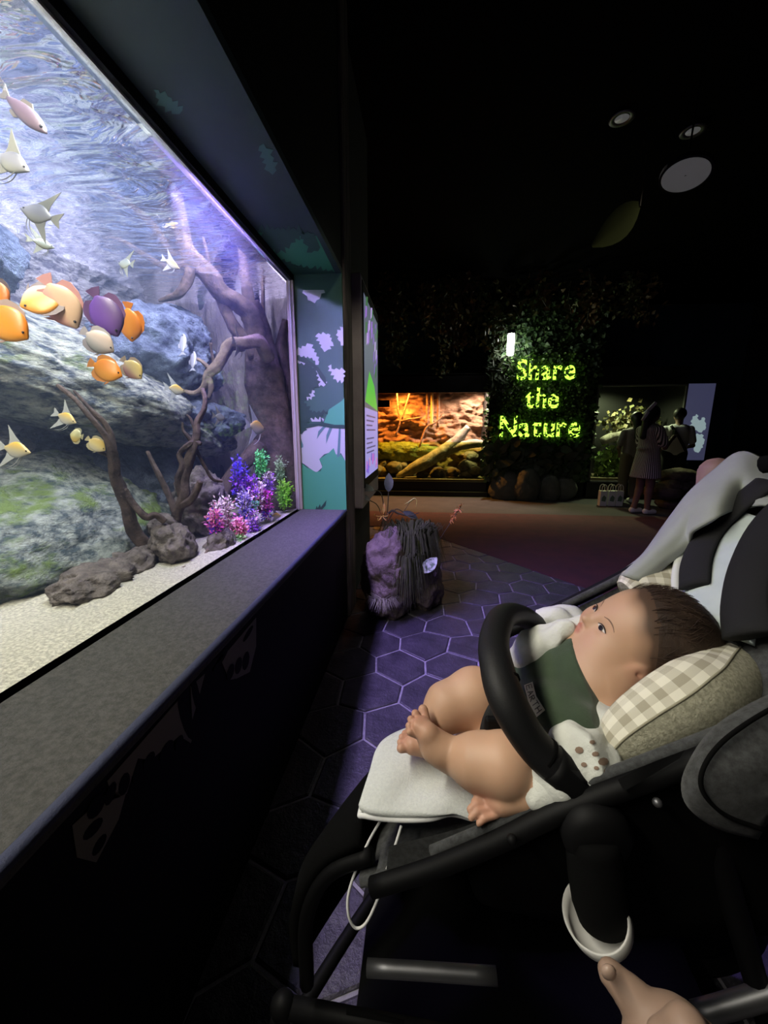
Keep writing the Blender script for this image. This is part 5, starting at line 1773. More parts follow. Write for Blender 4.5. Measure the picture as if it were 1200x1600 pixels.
m_frame = M('tank_frame_black', (0.012, 0.012, 0.013), .5)
x0, x1, z0, z1 = -1.25, bx(762), bz(752), bz(614)
ta = thing('terrarium', 'wide back terrarium lit orange over green water with a slanting log', 'terrarium', ((x0 + x1) / 2, 8.0, 0))
obj('plinth', box(x0, x1 + .03, YB, 8.65, 0, z0 - .02, .01), m_frame, ta)
obj('plinth_ledge', box(x0, x1 + .05, YB - .06, 8.65, 0, .10, .01), m_frame, ta)
for g_, nm in ((box(x0, x1, YB - .02, YB + .02, z1, z1 + .04), 'top_frame'), (box(x1, x1 + .03, YB - .02, YB + .02, z0, z1 + .04), 'side_frame'), (box(x0, x1, YB - .02, YB + .02, z0 - .03, z0), 'bottom_frame'),
               (box(x0, x1 + .03, YB, 8.65, z1 + .30, z1 + .34), 'lid'), (box(x1, x1 + .03, YB + .02, 8.65, z0, z1 + .30), 'end_wall'), (box(x0, x1 + .03, YB, YB + .02, z1 + .04, z1 + .32), 'hood_front')):
    obj(nm, g_, m_frame, ta)
obj('glass_pane', ([(x0, YB, z0), (x1, YB, z0), (x1, YB, z1), (x0, YB, z1)], [[0, 1, 2, 3]]), thin_glass('terrarium_glass', (0.98, 0.98, 0.98), .6), ta)
m_clay = M('clay_rock', (0.42, 0.24, 0.15), .9, (0.26, 0.14, 0.09), 5, bump=1.0, bscale=7, bdist=.08, detail=8, stretch=(1, 1, 2.2))


def trb(a, b):
    x, z = x0 + a * (x1 - x0), z0 - .05 + b * (z1 - z0 + .4)
    q = Vector((x * 1.0, 4, z * 2.6))
    return Vector((x, 8.50 - .16 * noise.fractal(q * 1.6, .8, 2.0, 6) - .06 * (1 - abs(noise.noise(q * 4)) * 2), z))


obj('back_rock_wall', rockgrid(trb, 110, 80), m_clay, ta, smooth=True)
obj('substrate', box(x0, x1, YB + .02, 8.62, z0 - .04, z0 + .04), M('terra_soil', (0.16, 0.13, 0.08), .95), ta)
zw = bz(691)
m_water = thin_glass('green_water', (0.80, 0.88, 0.55), .4)
obj('water', box(x0 + .01, x1 - .01, YB + .03, 8.33, z0, zw), m_water, ta, label='yellow green water in the lower half')
obj('sign_plate', box(bx(570), bx(609), YB - .05, YB - .03, bz(636), bz(625)), m_frame, ta)
for k, (u, w_, c_n) in enumerate(((668, 4, 'clay_rock'), (675, 5, 'bamboo'), (685, 4, 'clay_rock'))):
    mm = M('bamboo', (0.55, 0.38, 0.14), .6) if c_n == 'bamboo' else m_clay
    obj('cane', tube([PY(u, 612, 8.2), PY(u, 640, 8.2), PY(u - 1, 668, 8.2)], [.028] * 3, 8, 3), mm, ta, smooth=True)
for k, pts in enumerate(([(620, 612), (622, 640), (625, 660), (618, 680)], [(640, 615), (634, 635), (628, 655)], [(655, 700), (665, 670), (680, 660), (694, 648)], [(626, 658), (640, 655), (660, 652)])):
    obj('vine', tube([PY(u, v, 8.15) for u, v in pts], .018, 7, 4, .2), m_clay, ta, smooth=True)
lg = thing('log', 'pale weathered log slanting through the orange terrarium', 'log', PY(630, 745, 8.0))
m_log = M('pale_log', (0.46, 0.43, 0.37), .85, (0.2, 0.175, 0.15), 8, bump=.8, bscale=18, bdist=.04, stretch=(1, 1, 1))
obj('trunk', tube([PY(620, 745, 7.86), PY(655, 727, 7.90), (PY(690, 707, 7.95)), PY(712, 690, 7.98), PY(732, 667, 8.0)], [.05, .12, .13, .11, .06], 12, 6, .1), m_log, lg, smooth=True)
obj('branch', tube([PY(700, 705, 7.96), PY(720, 697, 7.92), PY(742, 693, 7.9), PY(758, 694, 7.9)], [.08, .085, .08, .06], 10, 5, .12), m_log, lg, smooth=True)
m_wst = M('wet_stone', (0.17, 0.15, 0.12), .7, (0.09, 0.08, 0.07), 7, bump=.8, bscale=14, bdist=.04)
ORD = ['leftmost', 'second', 'third', 'fourth', 'fifth', 'sixth', 'seventh', 'eighth', 'ninth', 'tenth', 'eleventh', 'twelfth', 'rightmost']
for k, (u, v, r) in enumerate(sorted([(598, 738, .22), (616, 730, .2), (640, 738, .16), (600, 725, .16), (660, 742, .14), (685, 740, .2), (708, 738, .16), (728, 742, .14), (731, 728, .2), (741, 737, .16), (736, 713, .17), (628, 728, .14), (580, 735, .25)])):
    obj('stone', blob(PY(u, v, 8.05 + (k % 3) * .1), (r, r * .8, r * .6), .22, 5, 4, 50 + k, k * .7, .4), m_wst, smooth=True, label='%s grey brown stone, counted from the left, on the orange terrarium bottom' % ORD[k], cat='stone', group='stones in the orange terrarium')
m_pmoss = M('pond_moss', (0.30, 0.34, 0.09), .95, (0.16, 0.20, 0.05), 20, bump=1.0, bscale=30, bdist=.03)
obj('moss_bank', blob(PY(630, 706, 8.25), (.75, .16, .20), .2, 6, 5, 71, 0, .3), m_pmoss, smooth=True, label='bank of yellow green moss under the water line', cat='moss')


def spot_lamp(name, label, loc, power, col, radius=.06, group=None):
    t = thing(name, label, 'lamp', loc, group)
    obj('shade', lathe([(.02, .10), (.05, .09), (.07, .03), (.075, .01), (.068, .012), (.045, .08)], loc, (0, 0, 1), 20), m_black, t, smooth=True)
    ld = bpy.data.lights.new(name, 'SPOT')
    ld.energy = power
    ld.color = col
    ld.spot_size = math.radians(150)
    ld.spot_blend = .6
    ld.shadow_soft_size = radius
    lo = bpy.data.objects.new(name + '_light', ld)
    COL.objects.link(lo)
    lo.parent = t
    return t


spot_lamp('heat_lamp', 'orange heat lamp hidden under the left lid of the terrarium', (-.45, 7.95, z1 + .18), LIGHT['orange'] * 4, (1.0, 0.36, 0.05))
spot_lamp('heat_lamp', 'warm white lamp hidden under the right lid of the terrarium', (.95, 7.90, z1 + .18), LIGHT['terra'] * 4, (1.0, 0.80, 0.62))

# ================================================================ dim planted tank (back right) and light panel
x2, x3 = bx(930), bx(1062)
tb2 = thing('planted_tank', 'dim planted aquarium behind the visitors on the back right', 'aquarium', ((x2 + x3) / 2, 8.0, 0))
z2, z3 = bz(748), bz(607)
obj('plinth', box(x2 - .05, x3 + .1, YB, 8.65, 0, z2 - .02, .01), m_frame, tb2)
m_edge = M('grey_edge', (0.12, 0.12, 0.12), .5)
for g_, nm in ((box(x2, x3, YB - .02, YB + .02, z3, z3 + .03), 'top_frame'), (box(x2 - .03, x2, YB - .02, YB + .02, z2, z3 + .03), 'side_frame'), (box(x3, x3 + .03, YB - .02, YB + .02, z2, z3 + .03), 'side_frame'), (box(x2, x3, YB - .03, YB + .02, z2 - .03, z2), 'bottom_frame')):
    obj(nm, g_, m_edge, tb2)
for g_, nm in ((box(x2 - .03, x3 + .03, YB, 8.65, z3 + .3, z3 + .33), 'lid'), (box(x2 - .03, x2, YB + .02, 8.65, z2, z3 + .3), 'end_wall'), (box(x3, x3 + .03, YB + .02, 8.65, z2, z3 + .3), 'end_wall'), (box(x2, x3, 8.6, 8.65, z2, z3 + .3), 'back_panel'), (box(x2 - .03, x3 + .03, YB, YB + .02, z3 + .03, z3 + .3), 'hood_front')):
    obj(nm, g_, m_frame, tb2)
obj('glass_pane', ([(x2, YB, z2), (x3, YB, z2), (x3, YB, z3), (x2, YB, z3)], [[0, 1, 2, 3]]), thin_glass('terrarium_glass'), tb2)
obj('substrate', box(x2, x3, YB + .02, 8.6, z2 - .02, z2 + .05), M('terra_soil', (0.16, 0.13, 0.08), .95), tb2)
obj('log', tube([PY(940, 690, 7.95), PY(965, 682, 7.95), PY(1000, 684, 8.0), PY(1050, 676, 8.0)], [.07, .09, .08, .05], 9, 5, .2), m_log, smooth=True, label='pale driftwood lying across the dim planted tank', cat='log')
LG = []


def leafcloud(n, fn, L, mat_cols, seed, name, parent, out=(0, -1, 0), wf=.42):
    """many small folded leaves as one object"""
    rs = random.Random(seed)
    V, Fc, Cc = [], [], []
    for k in range(n):
        p = Vector(fn(rs))
        d = Vector((rs.gauss(0, 1), rs.gauss(0, .5), rs.gauss(-.4, .8))) + Vector(out) * .35
        d.normalize()
        nn = Vector(out) + Vector((rs.gauss(0, .5), rs.gauss(0, .3), rs.gauss(.3, .5)))
        nn = (nn - d * nn.dot(d)).normalized()
        s_ = d.cross(nn)
        l_ = L * rs.uniform(.6, 1.4)
        i = len(V)
        V += [p, p + d * l_ * .45 + s_ * l_ * wf, p + d * l_ - nn * l_ * .15, p + d * l_ * .45 - s_ * l_ * wf, p + d * l_ * .5 - nn * l_ * .08]
        Fc += [[i, i + 4, i + 1], [i + 4, i + 2, i + 1], [i, i + 3, i + 4], [i + 4, i + 3, i + 2]]
        c = rs.choice(mat_cols)
        kk = rs.uniform(.7, 1.3)
        Cc += [[q * kk for q in c]] * 5
    return obj(name, (V, Fc), M('leaf_green', (0.1, 0.2, 0.05), .5, attr='Col', spec=.4), parent, col=np.array(Cc), kind='stuff')


IVY = [(0.06, 0.12, 0.035), (0.04, 0.085, 0.028), (0.085, 0.15, 0.05), (0.05, 0.09, 0.045)]
for k, (u, v) in enumerate(sorted([(945, 735), (962, 728), (978, 738), (992, 730), (950, 715), (970, 712), (1010, 735), (1030, 738), (1045, 730)])):
    c = PY(u, v, 7.95 + (k % 3) * .12)
    t = thing('water_plant', '%s leafy green plant, counted from the left, in the dim planted tank' % (ORD[k] if k < 8 else 'rightmost'), 'plant', (c.x, c.y, z2 + .05), 'plants in the dim tank')
    obj('stem', tube([(c.x, c.y, z2 + .05), (c.x + .01, c.y, c.z)], .01, 5, 2, smooth_path=False), m_stem, t)
    leafcloud(110, lambda r, c=c: (c.x + r.gauss(0, .11), c.y + r.gauss(0, .06), max(z2 + .06, c.z + r.gauss(0, .12))), .09, [(0.14, 0.24, 0.05), (0.22, 0.32, 0.07), (0.10, 0.17, 0.04)], 90 + k, 'foliage', t)
for k, (u, v) in enumerate([(960, 660), (985, 655), (1005, 662)]):
    c = PY(u, v, 8.2)
    t = thing('rock_plant', '%s brownish plant clump above the log in the dim tank' % ['left', 'middle', 'right'][k], 'plant', c, 'brown plants in the dim tank')
    leafcloud(90, lambda r, c=c: (c.x + r.gauss(0, .13), c.y + r.gauss(0, .06), c.z + r.gauss(0, .13)), .09, [(0.16, 0.13, 0.06), (0.12, 0.12, 0.05)], 110 + k, 'foliage', t)
spot_lamp('tank_light', 'small green white lamp under the lid of the dim tank', ((x2 * .72 + x3 * .28), 7.95, z3 + .16), LIGHT['right'] * 2, (0.85, 1.0, 0.5))
pn = thing('light_panel', 'pale blue backlit panel with white animal shapes beside the dim tank', 'panel', (bx(1085), 7.6, .9))
obj('board', box(bx(1066), bx(1106), 7.68, 7.74, bz(716), bz(604)), M('panel_board', (0.3, 0.3, 0.4), .6, emit=(0.10, 0.105, 0.22), estr=.33), pn)
m_ps = M('panel_shape', (0.5, 0.6, 0.6), .6, emit=(0.36, 0.48, 0.5), estr=.6)
for poly in ([(1082, 655), (1088, 647), (1091, 660), (1100, 652), (1103, 668), (1096, 676), (1088, 672), (1080, 668)], [(1086, 680), (1096, 678), (1100, 690), (1094, 704), (1086, 706), (1082, 694)], [(1077, 672), (1080, 676), (1079, 690), (1076, 688)]):
    obj('animal_shape', plate([PY(u, v, 7.68) for u, v in jag(poly, 3, 1.2, 5)], (0, -1, 0), .004), m_ps, pn)
for k, (u, v, r) in enumerate([(1040, 762, .3), (1058, 752, .34), (1075, 758, .36), (1062, 738, .28), (1085, 745, .3), (1048, 770, .22)]):
    c = PY(u, v, 6.6 + .1 * (k % 3))
    obj('garden_rock', blob((c.x, c.y, .08 if k == 5 else max(c.z - .06, .08)), (r, r * .7, r * .42), .2, 3, 4, 130 + k, k, .5, 0.0), M('tan_rock', (0.12, 0.09, 0.065), .9, (0.07, 0.055, 0.04), 6, bump=.8, bscale=14, bdist=.03), smooth=True, label='brown flat rock %s of the pile right of the visitors' % ['at the left foot', 'in the middle', 'at the right foot', 'on top', 'at the upper right', 'lowest in front'][k], cat='rock', group='pile of brown rocks by the visitors')

# ================================================================ green wall with the lit sign
gx0, gx1 = bx(764), bx(926)
gw = thing('green_wall', 'tall wall column covered in ivy leaves, carrying the lit sign', 'plant wall', ((gx0 + gx1) / 2, 8.0, 0))
obj('backing', box(gx0 + .05, gx1 - .05, 7.75, 8.65, 0, CEIL - .02), M('wall_backing', (0.012, 0.016, 0.01), .95), gw)
leafcloud(6500, lambda r: (r.uniform(gx0 - .06, gx1 + .02) , 7.72 + r.gauss(0, .035), r.uniform(.35, 3.5)), .085, IVY, 200, 'ivy_leaves', gw)
bl_me = None
for k in range(170):
    rs = random.Random(2000 + k)
    p_ = Vector((rs.uniform(gx0 - .1, gx1 - .2), 7.60 + rs.gauss(0, .04), rs.uniform(.28, 1.0)))
    if bl_me is None:
        o = obj('broad_leaf', leaf_mesh((0, 0, 0), (0, -.3, 1), (0, -1, .3), .20, .06, .3, 4), M('broad_leaf_green', (0.055, 0.08, 0.045), .5, (0.03, 0.045, 0.028), 5), gw, smooth=True)
        for v_ in o.data.vertices:
            v_.co += wl(gw)
        bl_me = o.data
    else:
        o = bpy.data.objects.new('broad_leaf', bl_me)
        COL.objects.link(o)
        o.parent = gw
    o.location = p_ - wl(gw)
    o.rotation_euler = (rs.uniform(-.3, .9), rs.uniform(-1.9, 1.9), rs.uniform(-.6, .6))
    s_ = rs.uniform(.6, 1.25)
    o.scale = (s_, s_, s_)
leafcloud(420, lambda r: (gx0 - .02 + abs(r.gauss(0, .16)), 7.66 + r.gauss(0, .07), r.uniform(1.9, 3.3)), .16, [(0.025, 0.04, 0.015), (0.04, 0.055, 0.02)], 202, 'long_leaves', gw, wf=.13)

sg = thing('lit_sign', 'glowing yellow green sign reading Share the Nature on the ivy wall', 'sign', (bx(845), 7.6, 1.2))
m_neon = M('sign_letters', (0.3, 0.5, 0.02), .5, emit=(0.40, 0.78, 0.06), estr=2.6)


def word(txt, u0, u1, v_base, v_cap, y):
    hgt = bz(v_cap, y) - bz(v_base, y)
    xs, me_ = 0.0, []
    for ch in txt:
        cu = bpy.data.curves.new('letter', 'FONT')
        cu.body = ch
        cu.extrude = .02
        cu.size = 1.0
        cu.offset = .012
        o = bpy.data.objects.new('tmp', cu)
        COL.objects.link(o)
        bpy.context.view_layer.update()
        m = bpy.data.meshes.new_from_object(o.evaluated_get(bpy.context.evaluated_depsgraph_get()))
        V = [v.co.copy() for v in m.vertices]
        Fc = [list(p.vertices) for p in m.polygons]
        bpy.data.objects.remove(o)
        bpy.data.meshes.remove(m)
        mn = min(v.x for v in V)
        mxx = max(v.x for v in V)
        me_.append((V, Fc, xs - mn))
        xs += mxx - mn + .10
    W = xs - .10
    sx = (bx(u1, y) - bx(u0, y)) / W
    sz = hgt / .70
    for V, Fc, off in me_:
        obj('letter', ([Vector((bx(u0, y) + (v.x + off) * sx, y + v.z * .6, bz(v_base, y) + v.y * sz)) for v in V], Fc), m_neon, sg)


word('Share', 802, 890, 595, 564, 7.66)
word('the', 818, 869, 638, 607, 7.66)
word('Nature', 781, 906, 682, 650, 7.66)
leafcloud(1300, lambda r: (r.uniform(bx(780), bx(908)), 7.60 + r.gauss(0, .012), r.uniform(bz(690), bz(556))), .045, [(0.10, 0.20, 0.04), (0.14, 0.26, 0.05)], 203, 'sign_leaves', gw)  # greens lighter than the ivy: the letters' glow put into leaf colour
# wall lamp near the sign
wlp = thing('wall_lamp', 'bright white cylinder lamp on the ivy wall above the sign', 'lamp', PY(798, 537, 7.45))
lc = PY(798, 537, 7.45)
obj('bracket', box(lc.x - .02, lc.x + .02, lc.y, 7.76, lc.z + .16, lc.z + .2), m_black, wlp)
obj('cap', lathe([(.0, .22), (.06, .21), (.075, .17), (.075, .16)], lc, (0, 0, 1), 20), m_black, wlp, smooth=True)
obj('tube_bulb', lathe([(.02, -.20), (.055, -.18), (.06, -.1), (.06, .14), (.05, .16)], lc, (0, 0, 1), 20), M('lamp_glow', (0.9, 0.9, 0.9), .4, emit=(0.95, 1.0, 0.92), estr=LIGHT['wall']), wlp, smooth=True)
for k, (u, v, r) in enumerate([(792, 757, .32), (825, 752, .36), (858, 750, .30), (882, 757, .24)]):
    c = PY(u, v, 7.5)
    obj('boulder', blob((c.x, 7.52, .2), (r, r * .6, r * .95), .12, 2.2, 5, 150 + k, k * .9, .2, 0.0), M('grey_boulder', (0.11, 0.115, 0.105), .9, (0.075, 0.08, 0.075), 5, bump=.5, bscale=14, bdist=.03), smooth=True, label='%s grey boulder at the foot of the ivy wall' % ['leftmost low', 'second and largest', 'third rounded', 'rightmost smaller'][k], cat='rock', group='boulders under the ivy wall')

# ================================================================ hanging vines, ceiling lamps
for k in range(34):
    rs = random.Random(300 + k)
    u = rs.uniform(588, 770) if k < 20 else rs.uniform(770, 1000)
    y = rs.uniform(6.6, 7.6)
    x = bx(u, y)
    zb = bz(rs.uniform(480, 585) if k < 20 else rs.uniform(430, 520), y)
    if u > 690 and k < 20:
        zb = bz(rs.uniform(500, 600), y)
    zb = min(zb, CEIL - .5)
    t = thing('hanging_vine', 'dark leafy vine hanging from the ceiling before the back wall', 'vine', (x, y, CEIL - .01), 'vines hanging from the ceiling')
    obj('stem', tube([(x, y, CEIL), (x + rs.gauss(0, .04), y, (CEIL + zb) / 2), (x + rs.gauss(0, .06), y, zb)], .008, 5, 4), m_stem, t)
    cols = [(0.14, 0.15, 0.05), (0.17, 0.12, 0.04), (0.09, 0.13, 0.05)] if k % 3 else [(0.2, 0.12, 0.04), (0.15, 0.10, 0.04)]
    leafcloud(int(90 * (CEIL - zb)), lambda r: (x + r.gauss(0, .09), y + r.gauss(0, .06), r.uniform(zb, CEIL)), .09, cols, 400 + k, 'leaves', t, wf=.3)
lf = thing('large_leaf', 'large dim olive leaf hanging below the ceiling', 'plant', PY(985, 318, 4.2))
obj('stalk', tube([PY(1000, 322, 4.2), PY(1010, 250, 4.2), PY(1012, 210, 4.2), Vector((PY(1012, 210, 4.2).x, 4.2, CEIL))], .006, 6, 3), m_stem, lf)
obj('blade', leaf_mesh(PY(998, 320, 4.2), PY(940, 375, 4.1) - PY(998, 320, 4.2), (0, -1, -.6), .52, .13, .1, 7), M('olive_leaf', (0.03, 0.036, 0.01), .9, spec=.05), lf, smooth=True)


def downlight(u, v, label):
    c = PZ(u, v, CEIL - .002)
    t = thing('downlight', label, 'lamp', c, 'recessed ceiling downlights')
    obj('rim', lathe([(.055, 0), (.085, -.004), (.09, -.012), (.06, -.012), (.05, .0)], c, (0, 0, 1), 28), m_alum, t, smooth=True)
    obj('reflector', lathe([(.05, -.010), (.035, -.004), (.02, -.003), (0, -.003)], c, (0, 0, 1), 24), M('dim_bulb', (0.6, 0.6, 0.6), .3, metal=.6, emit=(0.5, 0.5, 0.48), estr=.12), t, smooth=True)
    ld = bpy.data.lights.new('downlight', 'SPOT')
    ld.energy = LIGHT['down']
    ld.color = (1.0, .9, .85)
    ld.spot_size = math.radians(110)
    ld.spot_blend = .8
    ld.shadow_soft_size = .05
    lo = bpy.data.objects.new('downlight_light', ld)
    lo.location = (0, 0, -.03)
    COL.objects.link(lo)
    lo.parent = t
    return t, c


downlight(1083, 203, 'round recessed downlight above the hanging disc')
downlight(972, 183, 'round recessed downlight left of the disc, fainter')
pd = thing('ceiling_disc', 'pale round disc hanging from the ceiling by a thin rod', 'disc', PY(1070, 276, 3.05))
pc = PY(1071, 275, 3.05)
pax = Vector((-.18, -.22, -1)).normalized()
obj('disc', lathe([(0, .0), (.125, .0), (.135, -.006), (.135, -.02), (.12, -.026), (0, -.026)], pc, pax, 36), M('disc_face', (0.3, 0.3, 0.29), .8, emit=(0.5, 0.5, 0.48), estr=.07), pd, smooth=False)
obj('rim', lathe([(.13, -.002), (.142, -.004), (.142, -.03), (.13, -.03)], pc, pax, 36), m_black, pd)
obj('rod', tube([pc, Vector((pc.x + .02, pc.y, CEIL))], .006, 8, 1, smooth_path=False), m_black, pd)

# spotlight added out of view to brighten the rock, post and sign housing
sp = thing('track_spotlight', 'added unseen ceiling spotlight brightening the rock and the sign', 'lamp', (.55, 1.0, CEIL - .01))
tg_ = Vector((-.42, 2.8, 1.1))
sc_ = Vector((.55, 1.0, CEIL - .16))
sdir = (tg_ - sc_).normalized()
obj('stem', tube([(.55, 1.0, CEIL), sc_], .01, 8, 1, smooth_path=False), m_black, sp)
obj('head', lathe([(.02, -.09), (.045, -.08), (.05, .04), (.055, .06), (.048, .06), (.04, .0)], sc_, sdir, 20), m_black, sp, smooth=True)
ld = bpy.data.lights.new('track_spotlight', 'SPOT')
ld.energy = LIGHT['accent']
ld.color = (1.0, .88, .76)
ld.spot_size = math.radians(34)
ld.spot_blend = .7
ld.shadow_soft_size = .03
lo = bpy.data.objects.new('track_spotlight_light', ld)
lo.rotation_euler = sdir.to_track_quat('-Z', 'Y').to_euler()
COL.objects.link(lo)
lo.parent = sp
lo.location = (sc_ + sdir * .07) - sp.location

# ================================================================ visitors in the background
def visitor(name, label, base, yaw, k, pose, cloth, skin_c, seed):
    """standing figure about 1.6 m tall: facing +x before yaw; cloth: list of (name, label, material, builder)"""
    bx_, by_ = base
    t = thing('person', label, 'person', (bx_, by_, 0.004), 'visitors at the dim planted tank')
    cy, sy = math.cos(yaw), math.sin(yaw)

    def L(x, y, z):
        return (bx_ + (x * cy - y * sy) * k, by_ + (x * sy + y * cy) * k, .004 + z * k)

    def new(h=.012):
        return Sdf((bx_ - .75 * k, by_ - .75 * k, -.02), (bx_ + .75 * k, by_ + .75 * k, 1.75 * k), h)
    B = new()
    B.ell(L(0.01, 0, 1.50), (.085 * k, .072 * k, .105 * k), None, .02)
    B.ell(L(.05, 0, 1.45), (.045 * k, .045 * k, .06 * k), None, .02)
    B.cap(L(.095, 0, 1.49), L(.10, 0, 1.475), .012 * k, .014 * k, .01)
    B.cap(L(-.01, 0, 1.42), L(-.02, 0, 1.32), .045 * k, .05 * k, .02)
    B.cap(L(-.02, 0, 1.26), L(0, 0, .95), .10 * k, .095 * k, .03)
    for s in (1, -1):
        B.cap(L(-.02, s * .06, 1.24), L(0, s * .06, .92), .085 * k, .085 * k, .03)
        sh, el, ha = pose['arm'][0 if s == 1 else 1]
        B.cap(L(*sh), L(*el), .043 * k, .036 * k, .02)
        B.cap(L(*el), L(*ha), .034 * k, .024 * k, .01)
        hd = (Vector(L(*ha)) - Vector(L(*el))).normalized()
        hv = Vector(L(*ha))
        B.cap(hv, hv + hd * .06 * k, .028 * k, .030 * k, .01)
        for f_ in range(4):
            sd = hd.cross(Vector((0, 0, 1))).normalized() if abs(hd.z) < .9 else Vector((1, 0, 0))
            B.cap(hv + hd * .06 * k + sd * (f_ - 1.5) * .016 * k, hv + hd * .12 * k + sd * (f_ - 1.5) * .017 * k, .009 * k, .008 * k, .004)
        hp, kn_, an = pose['leg'][0 if s == 1 else 1]
        B.cap(L(*hp), L(*kn_), .088 * k, .058 * k, .03)
        B.cap(L(*kn_), L(kn_[0] - .01, kn_[1], kn_[2] - .12), .056 * k, .055 * k, .02)
        B.cap(L(kn_[0] - .01, kn_[1], kn_[2] - .12), L(*an), .055 * k, .036 * k, .02)
        B.cap(L(*an), L(an[0] + .12, an[1], .035), .036 * k, .028 * k, .02)
    obj('body', B.mesh(), M('visitor_skin_%d' % seed, skin_c, .6), t, smooth=True)
    for nm, lb, mat, fn in cloth:
        s_ = new()
        fn(s_, L, k)
        obj(nm, s_.mesh(), mat, t, smooth=True, label=lb)
    return t, L


m_stripe = bpy.data.materials.new('striped_cloth')
m_stripe.use_nodes = True
nt = m_stripe.node_tree
tc = nt.nodes.new('ShaderNodeTexCoord')
gm = nt.nodes.new('ShaderNodeSeparateXYZ')
a2 = nt.nodes.new('ShaderNodeMath')
a2.operation = 'ARCTAN2'
m1 = nt.nodes.new('ShaderNodeMath')
m1.operation = 'MULTIPLY'
m1.inputs[1].default_value = 7.5
m2 = nt.nodes.new('ShaderNodeMath')
m2.operation = 'FRACT'
m3 = nt.nodes.new('ShaderNodeMath')
m3.operation = 'GREATER_THAN'
m3.inputs[1].default_value = .5
mm_ = nt.nodes.new('ShaderNodeMix')
mm_.data_type = 'RGBA'
mm_.inputs['A'].default_value = (0.55, 0.50, 0.46, 1)
mm_.inputs['B'].default_value = (0.03, 0.025, 0.025, 1)
for a, b in ((tc.outputs['Object'], gm.inputs[0]), (gm.outputs[1], a2.inputs[0]), (gm.outputs[0], a2.inputs[1]), (a2.outputs[0], m1.inputs[0]), (m1.outputs[0], m2.inputs[0]), (m2.outputs[0], m3.inputs[0]), (m3.outputs[0], mm_.inputs['Factor']), (mm_.outputs['Result'], nt.nodes['Principled BSDF'].inputs['Base Color'])):
    nt.links.new(a, b)
nt.nodes['Principled BSDF'].inputs['Roughness'].default_value = .9
m_shoe = M('white_shoe', (0.5, 0.48, 0.45), .6)
m_vhair = M('black_hair', (0.012, 0.010, 0.010), .5)
m_bow = M('white_bow', (0.6, 0.6, 0.6), .8)
m_gtop = M('grey_top', (0.22, 0.20, 0.18), .9)
m_dark_cl = M('dark_cloth', (0.012, 0.012, 0.014), .9)
m_wshirt = M('white_shirt', (0.55, 0.55, 0.62), .9)
m_khaki = M('khaki_trousers', (0.14, 0.115, 0.07), .9)


def shoes(pose):
    def f(s, L, k):
        for q in pose['leg']:
            an = q[2]
            s.cap(L(an[0] - .02, an[1], .05), L(an[0] + .13, an[1], .038), .046 * k, .036 * k, .02)
            s.cap(L(an[0] + .05, an[1], .045), L(an[0] + .15, an[1], .032), .036 * k, .032 * k, .02)
        s.half((0, 0, .006), (0, 0, -1))
    return f


def long_hair(s, L, k):
    s.ell(L(-.015, 0, 1.525), (.098 * k, .088 * k, .105 * k), None, .02)
    s.cap(L(-.07, 0, 1.48), L(-.13, 0, 1.18), .075 * k, .05 * k, .03)
    s.ell(L(.095, 0, 1.46), (.075 * k, .07 * k, .10 * k), None, .01, 'sub')


def short_hair(s, L, k):
    s.ell(L(-.012, 0, 1.525), (.096 * k, .084 * k, .10 * k), None, .02)
    s.ell(L(.09, 0, 1.45), (.075 * k, .09 * k, .10 * k), None, .01, 'sub')


def dress(s, L, k):
    s.cap(L(-.02, 0, 1.25), L(0, 0, 1.0), .118 * k, .112 * k, .03)
    for q in (1, -1):
        s.cap(L(-.02, q * .065, 1.26), L(0, q * .055, 1.0), .10 * k, .095 * k, .03)
        s.cap(L(0, q * .055, 1.0), L(0, q * .075, .58), .105 * k, .15 * k, .03)
        sh, el, ha = pose1['arm'][0 if q == 1 else 1]
        mid = [sh[i] + (el[i] - sh[i]) * .75 for i in range(3)]
        s.cap(L(*sh), L(*mid), .062 * k, .064 * k, .02)
    s.cap(L(0, 0, 1.0), L(.0, 0, .58), .10 * k, .15 * k, .03)
    s.half(L(0, 0, .56), (0, 0, -1))


def top(s, L, k):
    for q in (1, 0, -1):
        s.cap(L(-.02, q * .065, 1.25), L(0, q * .065, .90), .105 * k, .105 * k, .03)
    for q in (1, -1):
        sh, el, ha = pose2['arm'][0 if q == 1 else 1]
        mid = [sh[i] + (el[i] - sh[i]) * .7 for i in range(3)]
        s.cap(L(*sh), L(*mid), .06 * k, .062 * k, .02)
    s.half(L(0, 0, .84), (0, 0, -1))


def trousers(z0):
    def f(s, L, k):
        for q in pose2['leg']:
            s.cap(L(*q[0]), L(*q[1]), .108 * k, .08 * k, .03)
            s.cap(L(*q[1]), L(*q[2]), .08 * k, .065 * k, .03)
        s.half(L(0, 0, z0), (0, 0, -1))
        s.half(L(0, 0, 1.0), (0, 0, 1))
    return f


